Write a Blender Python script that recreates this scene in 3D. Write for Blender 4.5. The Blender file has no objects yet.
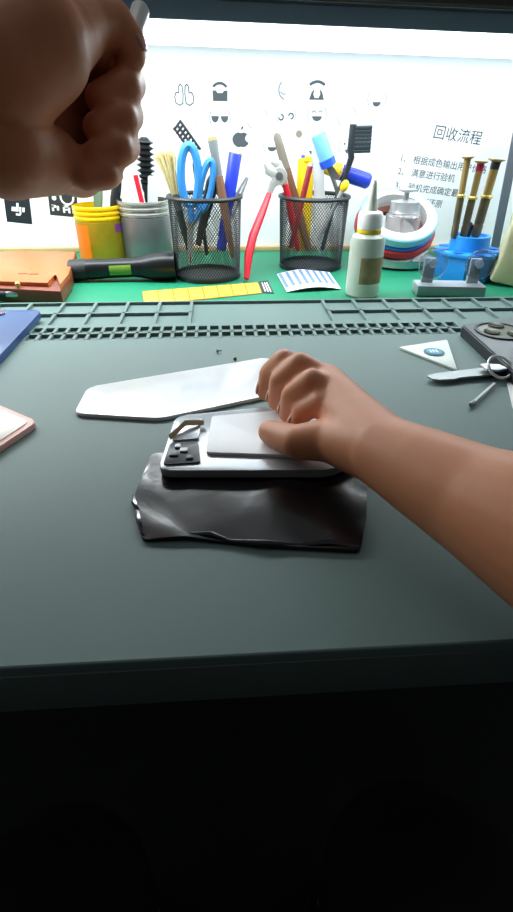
import bpy, bmesh, math, random
from mathutils import Vector, Matrix
random.seed(7)
PI = math.pi
C = bpy.context.scene.collection
scene = bpy.context.scene

# ------------------------------------------------------------------ camera
F = 510.0
CAM = Vector((0, 0, 0.96))
TH, PS, RO = math.radians(33.2), math.radians(4.1), math.radians(0.5)
fwd = Vector((math.sin(PS) * math.cos(TH), math.cos(PS) * math.cos(TH), -math.sin(TH)))
rt0 = fwd.cross(Vector((0, 0, 1))).normalized()
up0 = rt0.cross(fwd).normalized()
rt = rt0 * math.cos(RO) + up0 * math.sin(RO)
up = up0 * math.cos(RO) - rt0 * math.sin(RO)

def ray(px, py): return fwd + rt * ((px - 256.5) / F) - up * ((py - 456.0) / F)
def atz(px, py, z):
    d = ray(px, py); return CAM + d * ((z - CAM.z) / d.z)
def aty(px, py, y):
    d = ray(px, py); return CAM + d * ((y - CAM.y) / d.y)
def atd(px, py, dep): return CAM + ray(px, py) * dep
def depth(p): return (Vector(p) - CAM).dot(fwd)
def sc(p): return depth(p) / F                 # metres per pixel at p
def proj(p):
    v = Vector(p) - CAM; z = v.dot(fwd)
    return 256.5 + F * v.dot(rt) / z, 456 - F * v.dot(up) / z
def top_z(b, py):                              # height at which the vertical over b reaches row py
    lo, hi = b.z, b.z + 0.6
    for _ in range(40):
        m = (lo + hi) / 2
        if proj((b.x, b.y, m))[1] > py: lo = m
        else: hi = m
    return lo

# ------------------------------------------------------------------ materials
def srgb(r, g, b):
    f = lambda c: (c / 255 / 12.92) if c / 255 <= 0.04045 else ((c / 255 + 0.055) / 1.055) ** 2.4
    return (f(r), f(g), f(b), 1)
MATS = {}
def mat(name, rgb, rough=0.5, metal=0.0, var=0.08, scale=40, bump=0.0, trans=0.0, alpha=1.0, emit=0.0, coat=0.0, sss=0.0, spec=0.5):
    if name in MATS: return MATS[name]
    m = bpy.data.materials.new(name); m.use_nodes = True
    nt = m.node_tree; b = nt.nodes['Principled BSDF']
    col = srgb(*rgb)
    tc = nt.nodes.new('ShaderNodeTexCoord')
    nz = nt.nodes.new('ShaderNodeTexNoise'); nz.inputs['Scale'].default_value = scale; nz.inputs['Detail'].default_value = 4
    nt.links.new(tc.outputs['Object'], nz.inputs['Vector'])
    mx = nt.nodes.new('ShaderNodeMix'); mx.data_type = 'RGBA'
    mx.inputs[6].default_value = tuple(min(1, c * (1 - var)) for c in col[:3]) + (1,)
    mx.inputs[7].default_value = tuple(min(1, c * (1 + var)) for c in col[:3]) + (1,)
    nt.links.new(nz.outputs['Fac'], mx.inputs[0])
    nt.links.new(mx.outputs[2], b.inputs['Base Color'])
    b.inputs['Roughness'].default_value = rough; b.inputs['Metallic'].default_value = metal
    b.inputs['Specular IOR Level'].default_value = spec
    b.inputs['Transmission Weight'].default_value = trans; b.inputs['Alpha'].default_value = alpha
    b.inputs['Coat Weight'].default_value = coat
    if sss:
        b.inputs['Subsurface Weight'].default_value = sss; b.inputs['Subsurface Scale'].default_value = 0.004
    if emit:
        b.inputs['Emission Color'].default_value = col; b.inputs['Emission Strength'].default_value = emit
    if bump:
        bp = nt.nodes.new('ShaderNodeBump'); bp.inputs['Strength'].default_value = bump; bp.inputs['Distance'].default_value = 0.002
        nt.links.new(nz.outputs['Fac'], bp.inputs['Height']); nt.links.new(bp.outputs['Normal'], b.inputs['Normal'])
    MATS[name] = m
    return m

# ------------------------------------------------------------------ mesh builder
class MB:
    def __init__(s): s.bm = bmesh.new(); s.mi = 0
    def _fin(s, vs, M):
        if M is not None:
            for v in vs: v.co = M @ v.co
    def face(s, vs):
        try:
            f = s.bm.faces.new(vs); f.material_index = s.mi; return f
        except ValueError: return None
    def box(s, c, d, M=None, bev=0.0, seg=2):
        x, y, z = (k / 2 for k in d); cx, cy, cz = c
        vs = [s.bm.verts.new((cx + a * x, cy + b * y, cz + e * z)) for a in (-1, 1) for b in (-1, 1) for e in (-1, 1)]
        fs = [s.face([vs[i] for i in q]) for q in ((0, 1, 3, 2), (4, 6, 7, 5), (0, 4, 5, 1), (2, 3, 7, 6), (0, 2, 6, 4), (1, 5, 7, 3))]
        allv = vs
        if bev:
            es = list({e for f in fs for e in f.edges})
            r = bmesh.ops.bevel(s.bm, geom=es, offset=bev, segments=seg, profile=0.5, affect='EDGES')
            allv = list({v for f in r['faces'] for v in f.verts} | {v for v in vs if v.is_valid})
            for f in r['faces']: f.material_index = s.mi
        s._fin(allv, M); return s
    def prism(s, pts, z0, z1, M=None, bev=0.0):
        lo = [s.bm.verts.new((p[0], p[1], z0)) for p in pts]; hi = [s.bm.verts.new((p[0], p[1], z1)) for p in pts]
        n = len(pts)
        fs = [s.face(lo[::-1]), s.face(hi)] + [s.face((lo[i], lo[(i + 1) % n], hi[(i + 1) % n], hi[i])) for i in range(n)]
        allv = lo + hi
        if bev:
            es = list(fs[0].edges) + list(fs[1].edges)
            r = bmesh.ops.bevel(s.bm, geom=es, offset=bev, segments=2, profile=0.5, affect='EDGES')
            allv = list({v for f in r['faces'] for v in f.verts} | {v for v in allv if v.is_valid})
            for f in r['faces']: f.material_index = s.mi
        s._fin(allv, M); return s
    def lathe(s, prof, n=32, M=None, cap0=True, cap1=True, close=False):
        rings = []
        for r, z in prof:
            rings.append([s.bm.verts.new((r * math.cos(2 * PI * i / n), r * math.sin(2 * PI * i / n), z)) for i in range(n)])
        m = len(rings)
        for k in range(m if close else m - 1):
            a, b = rings[k], rings[(k + 1) % m]
            for i in range(n): s.face((a[i], a[(i + 1) % n], b[(i + 1) % n], b[i]))
        if not close:
            if cap0: s.face(rings[0][::-1])
            if cap1: s.face(rings[-1])
        s._fin([v for r in rings for v in r], M); return s
    def tube(s, pts, rad, n=10, M=None, closed=False, flat=1.0, cap=True):
        pts = [Vector(p) for p in pts]; m = len(pts)
        rads = rad if isinstance(rad, (list, tuple)) else [rad] * m
        rings = []; nrm = None
        for i, p in enumerate(pts):
            if closed: t = (pts[(i + 1) % m] - pts[i - 1])
            else: t = pts[min(i + 1, m - 1)] - pts[max(i - 1, 0)]
            t.normalize()
            if nrm is None:
                nrm = t.orthogonal().normalized() if abs(t.y) > 0.95 else t.cross(Vector((0, 1, 0))).normalized()
            nrm = (nrm - t * nrm.dot(t)).normalized(); bi = t.cross(nrm)
            rings.append([s.bm.verts.new(p + nrm * (rads[i] * math.cos(2 * PI * k / n)) + bi * (rads[i] * flat * math.sin(2 * PI * k / n))) for k in range(n)])
        for k in range(m if closed else m - 1):
            a, b = rings[k], rings[(k + 1) % m]
            for i in range(n): s.face((a[i], a[(i + 1) % n], b[(i + 1) % n], b[i]))
        if not closed and cap: s.face(rings[0][::-1]); s.face(rings[-1])
        s._fin([v for r in rings for v in r], M); return s
    def ball(s, c, r, M=None, sc_=(1, 1, 1), u=20, v=12):
        res = bmesh.ops.create_uvsphere(s.bm, u_segments=u, v_segments=v, radius=r)
        for w in res['verts']:
            w.co = Vector((w.co.x * sc_[0], w.co.y * sc_[1], w.co.z * sc_[2])) + Vector(c)
            for f in w.link_faces: f.material_index = s.mi
        s._fin(res['verts'], M); return s
    def poly(s, pts, M=None):
        vs = [s.bm.verts.new(p) for p in pts]; s.face(vs); s._fin(vs, M); return s

def obj(name, mb, m, parent=None, smooth=35, loc=None):
    me = bpy.data.meshes.new(name)
    bm = mb.bm
    bmesh.ops.recalc_face_normals(bm, faces=bm.faces)
    if smooth:
        lim = math.radians(smooth)
        for f in bm.faces: f.smooth = True
        for e in bm.edges:
            if len(e.link_faces) == 2 and e.calc_face_angle(0) > lim: e.smooth = False
    bm.to_mesh(me); bm.free()
    for k in (m if isinstance(m, (list, tuple)) else [m]): me.materials.append(k)
    o = bpy.data.objects.new(name, me); C.objects.link(o)
    if parent: o.parent = parent
    if loc is not None: o.location = loc
    return o
def tag(o, label, cat, group=None, kind=None):
    o['label'] = label; o['category'] = cat
    if group: o['group'] = group
    if kind: o['kind'] = kind
    return o
def thing(name, label, cat, loc=(0, 0, 0), M=None, group=None):
    o = bpy.data.objects.new(name, None); C.objects.link(o); o.empty_display_size = 0.02
    if M is not None: o.matrix_world = M
    else: o.location = loc
    return tag(o, label, cat, group)
def struct(name, mb, m, smooth=0):
    o = obj(name, mb, m, None, smooth); o['kind'] = 'structure'; return o
def frame(A, B, back=(0, 1, 0)):
    A, B = Vector(A), Vector(B); z = (B - A); L = z.length; z.normalize()
    y = Vector(back); y = (y - z * y.dot(z)).normalized(); x = y.cross(z)
    M = Matrix((x, y, z)).transposed().to_4x4(); M.translation = A
    return M, L
def rotz(a): return Matrix.Rotation(a, 4, 'Z')
def rrect(w, h, r, n=5, cx=0, cy=0):
    out = []
    for sx, sy, a0 in ((1, 1, 0), (-1, 1, 90), (-1, -1, 180), (1, -1, 270)):
        for k in range(n + 1):
            a = math.radians(a0 + 90 * k / n)
            out.append((cx + sx * (w / 2 - r) + r * math.cos(a), cy + sy * (h / 2 - r) + r * math.sin(a)))
    return out
def ell(cx, cy, rx, ry, n=24, a0=0, a1=360):
    full = a1 - a0 >= 360
    return [(cx + rx * math.cos(math.radians(a0 + (a1 - a0) * k / (n if full else n - 1))), cy + ry * math.sin(math.radians(a0 + (a1 - a0) * k / (n if full else n - 1)))) for k in range(n)]
def band(cx, cy, r0, r1, a0, a1, n=14, sy=1.0):
    o = ell(cx, cy, r1, r1 * sy, n, a0, a1); i = ell(cx, cy, r0, r0 * sy, n, a0, a1)
    return o + i[::-1]

# ------------------------------------------------------------------ dimensions
T = 0.75                                        # desk surface (top of the green mat)
G = 0.757                                       # working surface of the grey repair mat
YW = atz(256, 250, T).y                         # wall
YF = atz(256, 655, 0.757).y                         # desk front edge
YB = atz(256, 305, T).y                         # back edge of the repair mat

# ------------------------------------------------------------------ common materials
m_white = mat('white plastic', (235, 236, 234), 0.4)
m_black = mat('black plastic', (32, 34, 37), 0.42)  # black lifted slightly, haze from the bright wall put into the colour
m_blackmetal = mat('black painted wire', (38, 42, 46), 0.4, 0.2)
m_steel = mat('steel', (190, 192, 195), 0.3, 0.55)
m_dsteel = mat('dull grey steel', (130, 132, 134), 0.4, 0.8)
m_wood = mat('brown wood handle', (120, 84, 62), 0.5, var=0.2)
m_red = mat('red vinyl grip', (214, 30, 52), 0.35)
m_yellow = mat('yellow plastic', (250, 208, 20), 0.4)
m_blue = mat('blue plastic', (40, 62, 200), 0.35)
m_lblue = mat('light blue plastic', (50, 130, 198), 0.38)
m_grey = mat('grey plastic', (120, 126, 130), 0.45)

# ------------------------------------------------------------------ setting
mb = MB(); mb.box((0, 0.2, -0.025), (4, 4, 0.05)); struct('floor', mb, mat('floor concrete', (40, 40, 42), 0.8, var=0.3, scale=8))
mb = MB(); mb.box((0, YW + 0.05, 1.25), (4, 0.1, 2.5)); struct('wall_back', mb, mat('white wall', (240, 243, 244), 0.6, var=0.015))
mb = MB(); mb.box((0, YW - 0.005, T + 0.004), (2.0, 0.010, 0.009), bev=0.002); struct('trim_1', mb, mat('pale wood trim', (196, 168, 120), 0.5, var=0.15))

desk = thing('desk', 'long workbench with dark front edge standing against the white wall', 'desk', (0, (YF + YW) / 2, 0))
dc = (YF + YW) / 2; dl = YW - YF - .002
m_desk = mat('dark green grey desk', (84, 100, 94), 0.6, var=0.15)
obj('tabletop', MB().box((0, 0, T - 0.002 - 0.014), (2.0, dl, 0.028), bev=0.003), m_desk, desk)
for sx in (-1, 1):
    for sy in (-1, 1):
        obj('leg', MB().box((sx * 0.94, sy * (dl / 2 - 0.05), (T - 0.04) / 2), (0.05, 0.05, T - 0.04), bev=0.004), m_desk, desk)
mb = MB(); mb.box((0, (YF + YW) / 2 + 0.004, T - 0.001), (1.98, dl - 0.012, 0.002))
tag(obj('desk_mat', mb, mat('green rubber mat', (10, 128, 92), 0.55, var=0.06)), 'green rubber sheet covering the whole desk top under the cups', 'mat')

# grey repair mat with recessed trays along its back
mb = MB()
XL, XR = -0.46, 0.56
yb0, yb1 = YB, atz(256, 322, G).y               # large cells
ys0, ys1 = atz(256, 325, G).y, atz(256, 336.5, G).y
tray = T + 0.003
mb.box(((XL + XR) / 2, (YF + ys1) / 2, (T + G) / 2), (XR - XL, ys1 - YF, G - T), bev=0.0012)
mb.box(((XL + XR) / 2, (yb0 + ys1) / 2, T + 0.0015), (XR - XL, yb0 - ys1, 0.003))
rz = (tray + G) / 2; rh = G - tray
def ridge(x0, x1, y0, y1): mb.box(((x0 + x1) / 2, (y0 + y1) / 2, rz), (abs(x1 - x0), abs(y1 - y0), rh))
rw = 0.004
ridge(XL, XR, yb0 - rw, yb0); ridge(XL, XR, ys0, yb1)
ym = (yb0 - rw + yb1) / 2
xa, xb = atz(192, 312, G).x, atz(328, 312, G).x
xs0 = atz(18, 332, G).x; xs1 = atz(463, 330, G).x
ridge(XL, xa, ym - rw / 2, ym + rw / 2); ridge(xb, XR, ym - rw / 2, ym + rw / 2)
cw = atz(289, 312, G).x - atz(256, 312, G).x
x = xa
while x > XL: ridge(x - rw, x, yb1, yb0 - rw); x -= cw
x = xb
while x < XR: ridge(x, x + rw, yb1, yb0 - rw); x += cw
ysm = (ys0 + ys1) / 2
ridge(xs0, xs1, ysm - 0.0022, ysm + 0.0022)
ridge(XL, xs0, ys1, ys0); ridge(xs1, XR, ys1, ys0)
cs = (xs1 - xs0) / 38
for k in range(1, 38):
    ridge(xs0 + k * cs - 0.0018, xs0 + k * cs + 0.0018, ys1, ys0)
m_mat = mat('grey silicone', (99, 121, 117), 0.55, var=0.03, scale=300, spec=.35)
tag(obj('repair_mat', mb, m_mat, smooth=0), 'large grey silicone repair mat with rows of small trays along its back edge', 'mat')

# shelf over the desk with a strip light under its front edge
YL = 0.71
pz = aty(256, 25, YL).z
sh = thing('wall_shelf', 'dark overhead shelf running along the top of the white wall', 'shelf', (0, YW, pz))
m_shelf = mat('dark shelf', (58, 48, 46), 0.6, var=0.12)
obj('shelf_board', MB().box((0, (YL - YW) / 2, 0.032), (2.2, YW - YL, 0.02)), mat('white laminate', (235, 238, 240), 0.5), sh)
obj('front_rail', MB().box((0, YL - YW - 0.004, 0.0546), (2.2, 0.02, 0.064), bev=0.003), m_shelf, sh)
lt = thing('strip_light', 'long grey blue strip light under the front of the shelf', 'light', (0, YL, pz))
obj('housing', MB().box((0, 0.0, 0.011), (2.1, 0.004, 0.017), bev=0.001).box((0, (YW - YL - .02) / 2, 0.0205), (2.1, YW - YL - .02, 0.003)), mat('light housing', (120, 145, 160), 0.4), lt)
pd = YW - YL - 0.03
obj('diffuser', MB().box((0, 0.006 + pd / 2, 0.016), (2.0, pd, 0.008)), mat('lit diffuser', (240, 248, 255), 0.4, emit=3.2), lt)  # glowing panel deepened back to the wall to whiten the shelf underside
sh.rotation_euler = lt.rotation_euler = (0, math.radians(1.0), 0)
la = bpy.data.lights.new('strip_lamp', 'AREA'); la.shape = 'RECTANGLE'; la.size = 1.9; la.size_y = 0.10
la.energy = 12; la.color = (0.93, 0.98, 1.0)
lo = bpy.data.objects.new('strip_lamp', la); C.objects.link(lo); lo.location = (0.05, YL + 0.06, pz + 0.010)
lo.rotation_euler = (math.radians(-12), 0, 0)
lb = bpy.data.lights.new('overhead_fill', 'AREA'); lb.shape = 'RECTANGLE'; lb.size = 1.0; lb.size_y = 0.4; lb.energy = 2.5; lb.color = (.95, .98, 1)  # unseen overhead fill, added to ease the light falloff across the mat
lbo = bpy.data.objects.new('overhead_fill', lb); C.objects.link(lbo); lbo.location = (-.3, .75, 2.2)

# ------------------------------------------------------------------ wall stickers
m_ink = mat('sticker grey ink', (80, 87, 91), 0.6)
m_ink2 = mat('sticker pale ink', (150, 156, 160), 0.6)
m_disc = mat('sticker white vinyl', (250, 250, 250), 0.5, var=0.01)
m_blk = mat('sticker black', (20, 24, 36), 0.55)
m_blk2 = mat('sticker charcoal', (42, 44, 46), 0.55)
m_wht = mat('sticker white ink', (245, 246, 248), 0.55)
def sticker(px, py, rad, label, layers, mats, rot=0.0, base='disc', grp='stickers on the wall', name='wall_sticker'):
    p = aty(px, py, YW); s = sc(p) * rad
    mb = MB(); M = Matrix.Translation((p.x, YW, p.z)) @ Matrix.Rotation(rot, 4, 'Y')
    def flat(pts, d, mi):
        mb.mi = mi
        a = [mb.bm.verts.new(M @ Vector((x * s, -d, y * s))) for x, y in pts]
        b = [mb.bm.verts.new(M @ Vector((x * s, -d + 0.0002, y * s))) for x, y in pts]
        mb.face(a); mb.face(b[::-1])
        for i in range(len(a)): mb.face((a[i], b[i], b[(i + 1) % len(a)], a[(i + 1) % len(a)]))
    if base == 'disc': flat(ell(0, 0, 1, 1, 32), 0.0003, 0)
    elif base: flat(base, 0.0003, 0)
    for pts, mi in layers: flat(pts, 0.0006, mi)
    return tag(obj(name, mb, mats, smooth=0), label, 'sticker', grp)
dm = [m_disc, m_ink, m_ink2]
edge = [(band(0, 0, .9, .97, 150, 215), 2), (band(0, 0, .9, .97, -25, 40), 2)]
def smile(w=.42, y=-.25, h=.38): return [(ell(0, y, w, h, 14, 180, 360), 1)]
eyes = [(band(-.33, .18, .12, .2, 0, 180, 8), 1), (band(.33, .18, .12, .2, 0, 180, 8), 1)]
sticker(377, 99, 10, 'smiling face sticker highest and furthest right beside the notice', edge + smile(), dm)
sticker(317, 115, 10, 'laughing face sticker with dark open mouth directly under the telephone sticker', edge + eyes + smile(.5, -.1, .42), dm)
sticker(347, 147, 9, 'face sticker with two dot eyes and pointed mouth left of the black brush', edge + [(ell(-.3, .3, .1, .12, 10), 1), (ell(.3, .3, .1, .12, 10), 1), ([(-.25, -.25), (.25, -.25), (.05, -.6), (-.05, -.6)], 1)], dm)
sticker(272, 146, 9, 'smiling face sticker just above the jaws of the red handled nippers', edge + smile(.5, -.1, .42), dm)
sticker(220, 118, 11, 'white face sticker wearing dark sunglasses above the paintbrush', edge + [(ell(-.45, .15, .34, .5, 12, 180, 360), 1), (ell(.42, .15, .34, .5, 12, 180, 360), 1)], dm)
sticker(286, 116, 10, 'pale face sticker with two ringed eyes left of the laughing face', edge + [(band(-.5, -.1, .16, .3, -180, 100, 12), 1), (band(.5, 0, .16, .3, -100, 180, 12), 1)], dm)
sticker(347, 117, 10, 'almost blank pale face sticker right of the laughing face', [(band(0, 0, .9, .97, 10, 60), 2), (band(0, 0, .9, .97, 180, 230), 2)], dm)
sticker(257, 118, 11, 'almost blank white round sticker above the dark apple', [(band(0, 0, .9, .97, 200, 240), 2), (band(0, 0, .9, .97, 10, 40), 2)], dm)
sticker(313, 148, 9, 'half hidden face sticker behind the light blue scraper handle', edge + smile(), dm)
sticker(201, 117, 8, 'almost blank white round sticker left of the sunglasses face', [(band(0, 0, .9, .97, 190, 250), 2)], dm)
sticker(299, 134, 3.2, 'tiny tan dot sticker over the right cup', [], [mat('sticker tan', (150, 142, 120), 0.6)])
loop = lambda cx: [(band(cx, -.25, .3, .4, 130 if cx < 0 else 50, 410 if cx > 0 else 490, 22), 1)]
foot = lambda k: band(k * .48, -.35, .34, .46, -180, 0, 12) 
def footprint(k):
    o = [(.85, -.2), (.78, -.68), (.45, -.85), (.15, -.7), (.08, .0), (.14, .6), (.3, .72), (.44, .55), (.46, .1), (.72, .1)]
    cx, cy, w = .45, -.1, .09; out = []
    for i in range(len(o)):
        (x0, y0), (x1, y1) = o[i], o[(i + 1) % len(o)]
        d = math.hypot(x1 - x0, y1 - y0); nx, ny = -(y1 - y0) / d * w / 2, (x1 - x0) / d * w / 2
        ex, ey = (x1 - x0) / d * .03, (y1 - y0) / d * .03
        out.append(([((x0 - ex + nx) * k, y0 - ey + ny), ((x1 + ex + nx) * k, y1 + ey + ny), ((x1 + ex - nx) * k, y1 + ey - ny), ((x0 - ex - nx) * k, y0 - ey - ny)], 1))
    return out
sticker(184, 94, 11, 'sticker of two thumb shapes in grey outline, furthest left of the top row', footprint(-1) + footprint(1), dm, base=rrect(2.0, 1.9, .3))
sticker(220, 92, 10, 'grey telephone pouch sticker with a curved lid and solid block', [(band(0, -.15, .75, .98, 40, 140, 14), 1), ([(-.75, .12), (-.4, .12), (-.25, -.08), (.25, -.08), (.4, .12), (.75, .12), (.72, -.75), (-.72, -.75)], 1)], dm)
sticker(285, 91, 10, 'pale grey handset sticker left of the telephone sticker', [(band(.2, .1, .75, .9, 130, 250, 14), 2), (band(-.1, .1, .3, .42, 200, 300, 10), 2)], dm)
sticker(317, 90, 10, 'grey telephone sticker with curved handset over the laughing face', [(band(0, -.5, 1.05, 1.3, 50, 130, 14), 1), ([(-.75, -.8), (-.55, -.2), (-.25, .1), (-.35, -.35), (-.2, -.65), (.2, -.65), (.35, -.35), (.25, .1), (.55, -.2), (.75, -.8)], 1)], dm)
ap = []
for k in range(40):
    a = 2 * PI * k / 40; r = .85 + .06 * math.cos(2 * a); x, y = r * math.cos(a), .88 * r * math.sin(a)
    if abs(x) < .3 and y > 0: y -= .12 * (1 - abs(x) / .3)
    if abs(x) < .22 and y < 0: y += .1 * (1 - abs(x) / .22)
    if abs(y - .12) < .38 and x > 0: x = min(x, .86 - .42 * math.sqrt(max(0, 1 - ((y - .12) / .38) ** 2)))
    ap.append((x, y - .15))
sticker(241, 138, 9.5, 'dark grey apple silhouette sticker with a bite and leaf above the blue marker', [(ap, 1), (ell(.02, .82, .12, .2, 8), 1) if False else ([(-.02, .68), (.05, .95), (.28, 1.12), (.22, .85)], 1)], dm, base=None)
# square black stickers at the left
def fl(cx, cy, a, l=.5, w=.17):
    c, s_ = math.cos(a), math.sin(a)
    return [(cx + x * c - y * s_, cy + x * s_ + y * c) for x, y in ell(0, 0, l, w, 12)]
sticker(18, 209, 13, 'black square sticker with a small white winged emblem above the orange box',
        [([(-.5, -.18), (-.44, .12), (-.1, .12), (-.06, .42), (.1, .42), (.02, -.18)], 1), ([(.08, -.36), (.12, .16), (.26, .16), (.2, -.36), (.1, -.46), (-.2, -.46), (-.2, -.32), (.0, -.32)], 1), ([(.3, -.18), (.34, .14), (.52, .14), (.46, -.18)], 1)],
        [m_blk, m_wht], rot=math.radians(6), base=[(-.95, 1), (.95, 1), (.95, -1), (-.95, -1)])
sticker(63, 201, 14, 'black card sticker with white ring and block marks behind the yellow can',
        [(ell(-.6, .15, .16, .16, 14), 1), (band(.3, .25, .38, .5, 170, 370, 18), 1)] +
        [(rrect(.3, .18, .04, cx=-.66, cy=-.4), 1), (rrect(.16, .3, .04, cx=-.4, cy=-.5), 1), (rrect(.14, .44, .04, cx=-.75, cy=-.5), 1),
         (rrect(.5, .14, .04, cx=.2, cy=-.33), 1), (rrect(.14, .5, .04, cx=.02, cy=-.52), 1), (rrect(.14, .5, .04, cx=.38, cy=-.52), 1), (rrect(.3, .1, .03, cx=.2, cy=-.55), 1), (rrect(.3, .1, .03, cx=.75, cy=-.5), 1)],
        [m_blk2, m_wht], rot=math.radians(5), base=[(-1, 1), (1, 1), (1, -1), (-1, -1)])

# ------------------------------------------------------------------ paper notice with writing
def text_geo(txt, size):
    cu = bpy.data.curves.new('txt', 'FONT'); cu.body = txt; cu.size = size
    o = bpy.data.objects.new('txt', cu); C.objects.link(o)
    dg = bpy.context.evaluated_depsgraph_get(); dg.update()
    me = bpy.data.meshes.new_from_object(o.evaluated_get(dg))
    bpy.data.objects.remove(o); bpy.data.curves.remove(cu)
    return me
def add_text(mb, txt, size, M):
    me = text_geo(txt, size)
    vs = [mb.bm.verts.new(M @ v.co) for v in me.vertices]
    for p in me.polygons: mb.face([vs[i] for i in p.vertices])
    bpy.data.meshes.remove(me)
pp = aty(457, 185, YW); s = sc(pp)
nt_ = thing('paper_notice', 'white paper notice with black handwritten style lines behind the screwdrivers', 'paper', (pp.x, YW - 0.0002, pp.z))
nt_['label'] = 'white paper notice with a printed heading and list behind the gold screwdrivers'
nt_.rotation_euler = (0, math.radians(6.5), 0)
obj('sheet', MB().box((0, -0.0004, 0), (150 * s, 0.0004, 165 * s)), mat('notice paper', (246, 248, 250), 0.7, var=0.01), nt_)
def line(px, py, txt, size, nm='text_line'):
    tm = MB()
    q = aty(px, py, YW); v = Matrix.Rotation(-math.radians(6.5), 4, 'Y') @ (q - pp)
    add_text(tm, txt, size * s, Matrix.Translation((v.x, -0.0009, v.z)) @ Matrix.Rotation(PI / 2, 4, 'X'))
    obj(nm, tm, mat('printing ink', (46, 52, 58), 0.7), nt_, smooth=0)
line(432, 137, '回收流程', 12.2, 'heading')
line(399, 161, '1、 根据成色输出用户价格', 7.6)
line(397, 174, '2、 满意进行验机', 7.6)
line(394, 188, '3、 验机完成确定最终', 7.6)
line(393, 201, '4、 数据可还原', 7.6)

# ------------------------------------------------------------------ mesh pen cups
def pen_cup(px, py, rim_w, base_w, rim_px, rim_py, label):
    b = atz(px, py, T + 0.0005); s = sc(b)
    h = top_z(b, rim_py) - b.z
    R1 = rim_w / 2 * sc(b + Vector((0, 0, h))); R0 = base_w / 2 * s
    t = thing('pen_cup', label, 'pen cup', b, group='black wire mesh pen cups')
    mb = MB(); N = 76; K = 12
    for sgn in (-1, 1):
        for i in range(N):
            pts = []
            for k in range(K + 1):
                f = k / K; r = R0 + (R1 - R0) * f; a = 2 * PI * i / N + sgn * f * 1.5
                pts.append((r * math.cos(a), r * math.sin(a), 0.004 + f * (h - 0.006)))
            mb.tube(pts, 0.00052, 3)
    obj('mesh_wall', mb, m_blackmetal, t)
    ring = lambda r, z, w: [(r * math.cos(2 * PI * k / 40), r * math.sin(2 * PI * k / 40), z) for k in range(40)]
    obj('rim', MB().tube(ring(R1, h - 0.002, 0), 0.0032, 8, closed=True), m_blackmetal, t)
    obj('base', MB().lathe([(R0 + .0015, 0), (R0 + .0015, .006), (R0 - .001, .007), (R0 - .002, .002), (0.0005, .002)], 40), m_blackmetal, t)
    return b, h, R0, R1
cupL, hL, rL0, rL1 = pen_cup(208, 275.5, 73, 63, 205, 195, 'black wire mesh pen cup holding the blue scissors')
cupR, hR, rR0, rR1 = pen_cup(310, 266, 69, 60, 315, 195, 'black wire mesh pen cup beside the dropper bottle holding the black brush')

def tool(name, label, cat, cup, bot, top, dy0=0.0, dy1=0.0, group=None, zb=None):
    """bot: pixel of the lower end, top: pixel of the upper end, both in the cup's plane shifted by dy"""
    A = aty(bot[0], bot[1], cup.y + dy0); B = aty(top[0], top[1], cup.y + dy1)
    if A.z < T + 0.004: A.z = T + 0.004
    M, L = frame(A, B)
    t = thing(name, label, cat, M=M, group=group)
    return t, L, sc(B)

# left cup ---------------------------------------------------------
t, L, s = tool('scissors', 'scissors with light blue ring handles standing in the left mesh cup', 'scissors', cupL, (190, 264), (191, 142), -0.012, -0.004)
def loop_pts(cx, cz, w, h, n=26, tilt=0): return [(cx + w * math.cos(2 * PI * k / n) + tilt * math.sin(2 * PI * k / n), 0, cz + h * math.sin(2 * PI * k / n)) for k in range(n)]
zL = L
obj('handle', MB().tube(loop_pts(-1 * s, zL - 30 * s, 9.0 * s, 27 * s, tilt=-1 * s), 4.2 * s, 8, closed=True).tube([(0, 0, zL - 56 * s), (1 * s, 0, zL - 75 * s)], [4 * s, 2.5 * s], 8), m_lblue, t)
obj('handle', MB().tube(loop_pts(16 * s, zL - 38 * s, 6.0 * s, 23 * s, tilt=4 * s), 3.5 * s, 8, closed=True).tube([(12 * s, 0, zL - 58 * s), (2 * s, .002, zL - 76 * s)], [4 * s, 2.5 * s], 8), m_lblue, t)
for k in (-1, 1):
    mb = MB(); mb.prism([(-3 * s, zL - 70 * s), (3 * s, zL - 70 * s), (1.2 * s + k * s, 0.0), (-.4 * s + k * s, 0.0)], -.0008, .0008, M=Matrix.Translation((k * .8 * s, k * .001, 0)) @ Matrix.Rotation(PI / 2, 4, 'X'))
    obj('blade', mb, m_steel, t)
obj('pivot_screw', MB().lathe([(3.2 * s, -.003), (3.2 * s, .003)], 16, M=Matrix.Translation((1 * s, 0, zL - 74 * s)) @ Matrix.Rotation(PI / 2, 4, 'X')), mat('brass', (212, 170, 80), 0.3, 0.8), t)

m_bris = mat('cream bristle', (208, 194, 142), 0.8, var=0.2, scale=200)
t, L, s = tool('bristle_brush', 'brush with splayed cream bristles at the left side of the left mesh cup', 'brush', cupL, (192, 262), (164, 150), 0.006, 0.0)
mb = MB()
for k in range(130):
    a = random.uniform(-1, 1); d = random.uniform(-1, 1)
    mb.tube([(a * 3 * s, d * 3 * s, L - 42 * s), (a * 6 * s, d * 4 * s, L - 20 * s), ((a * 9.5 + random.uniform(-1, 1)) * s, d * 5 * s, L - random.uniform(0, 8) * s)], [.75 * s, .75 * s, .5 * s], 4)
obj('bristles', mb, m_bris, t)
obj('ferrule', MB().lathe([(4.2 * s, L - 56 * s), (4.4 * s, L - 40 * s)], 16), m_dsteel, t)
obj('handle', MB().lathe([(2 * s, 0), (3.5 * s, 30 * s), (4 * s, L - 55 * s)], 14), m_black, t)

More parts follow.
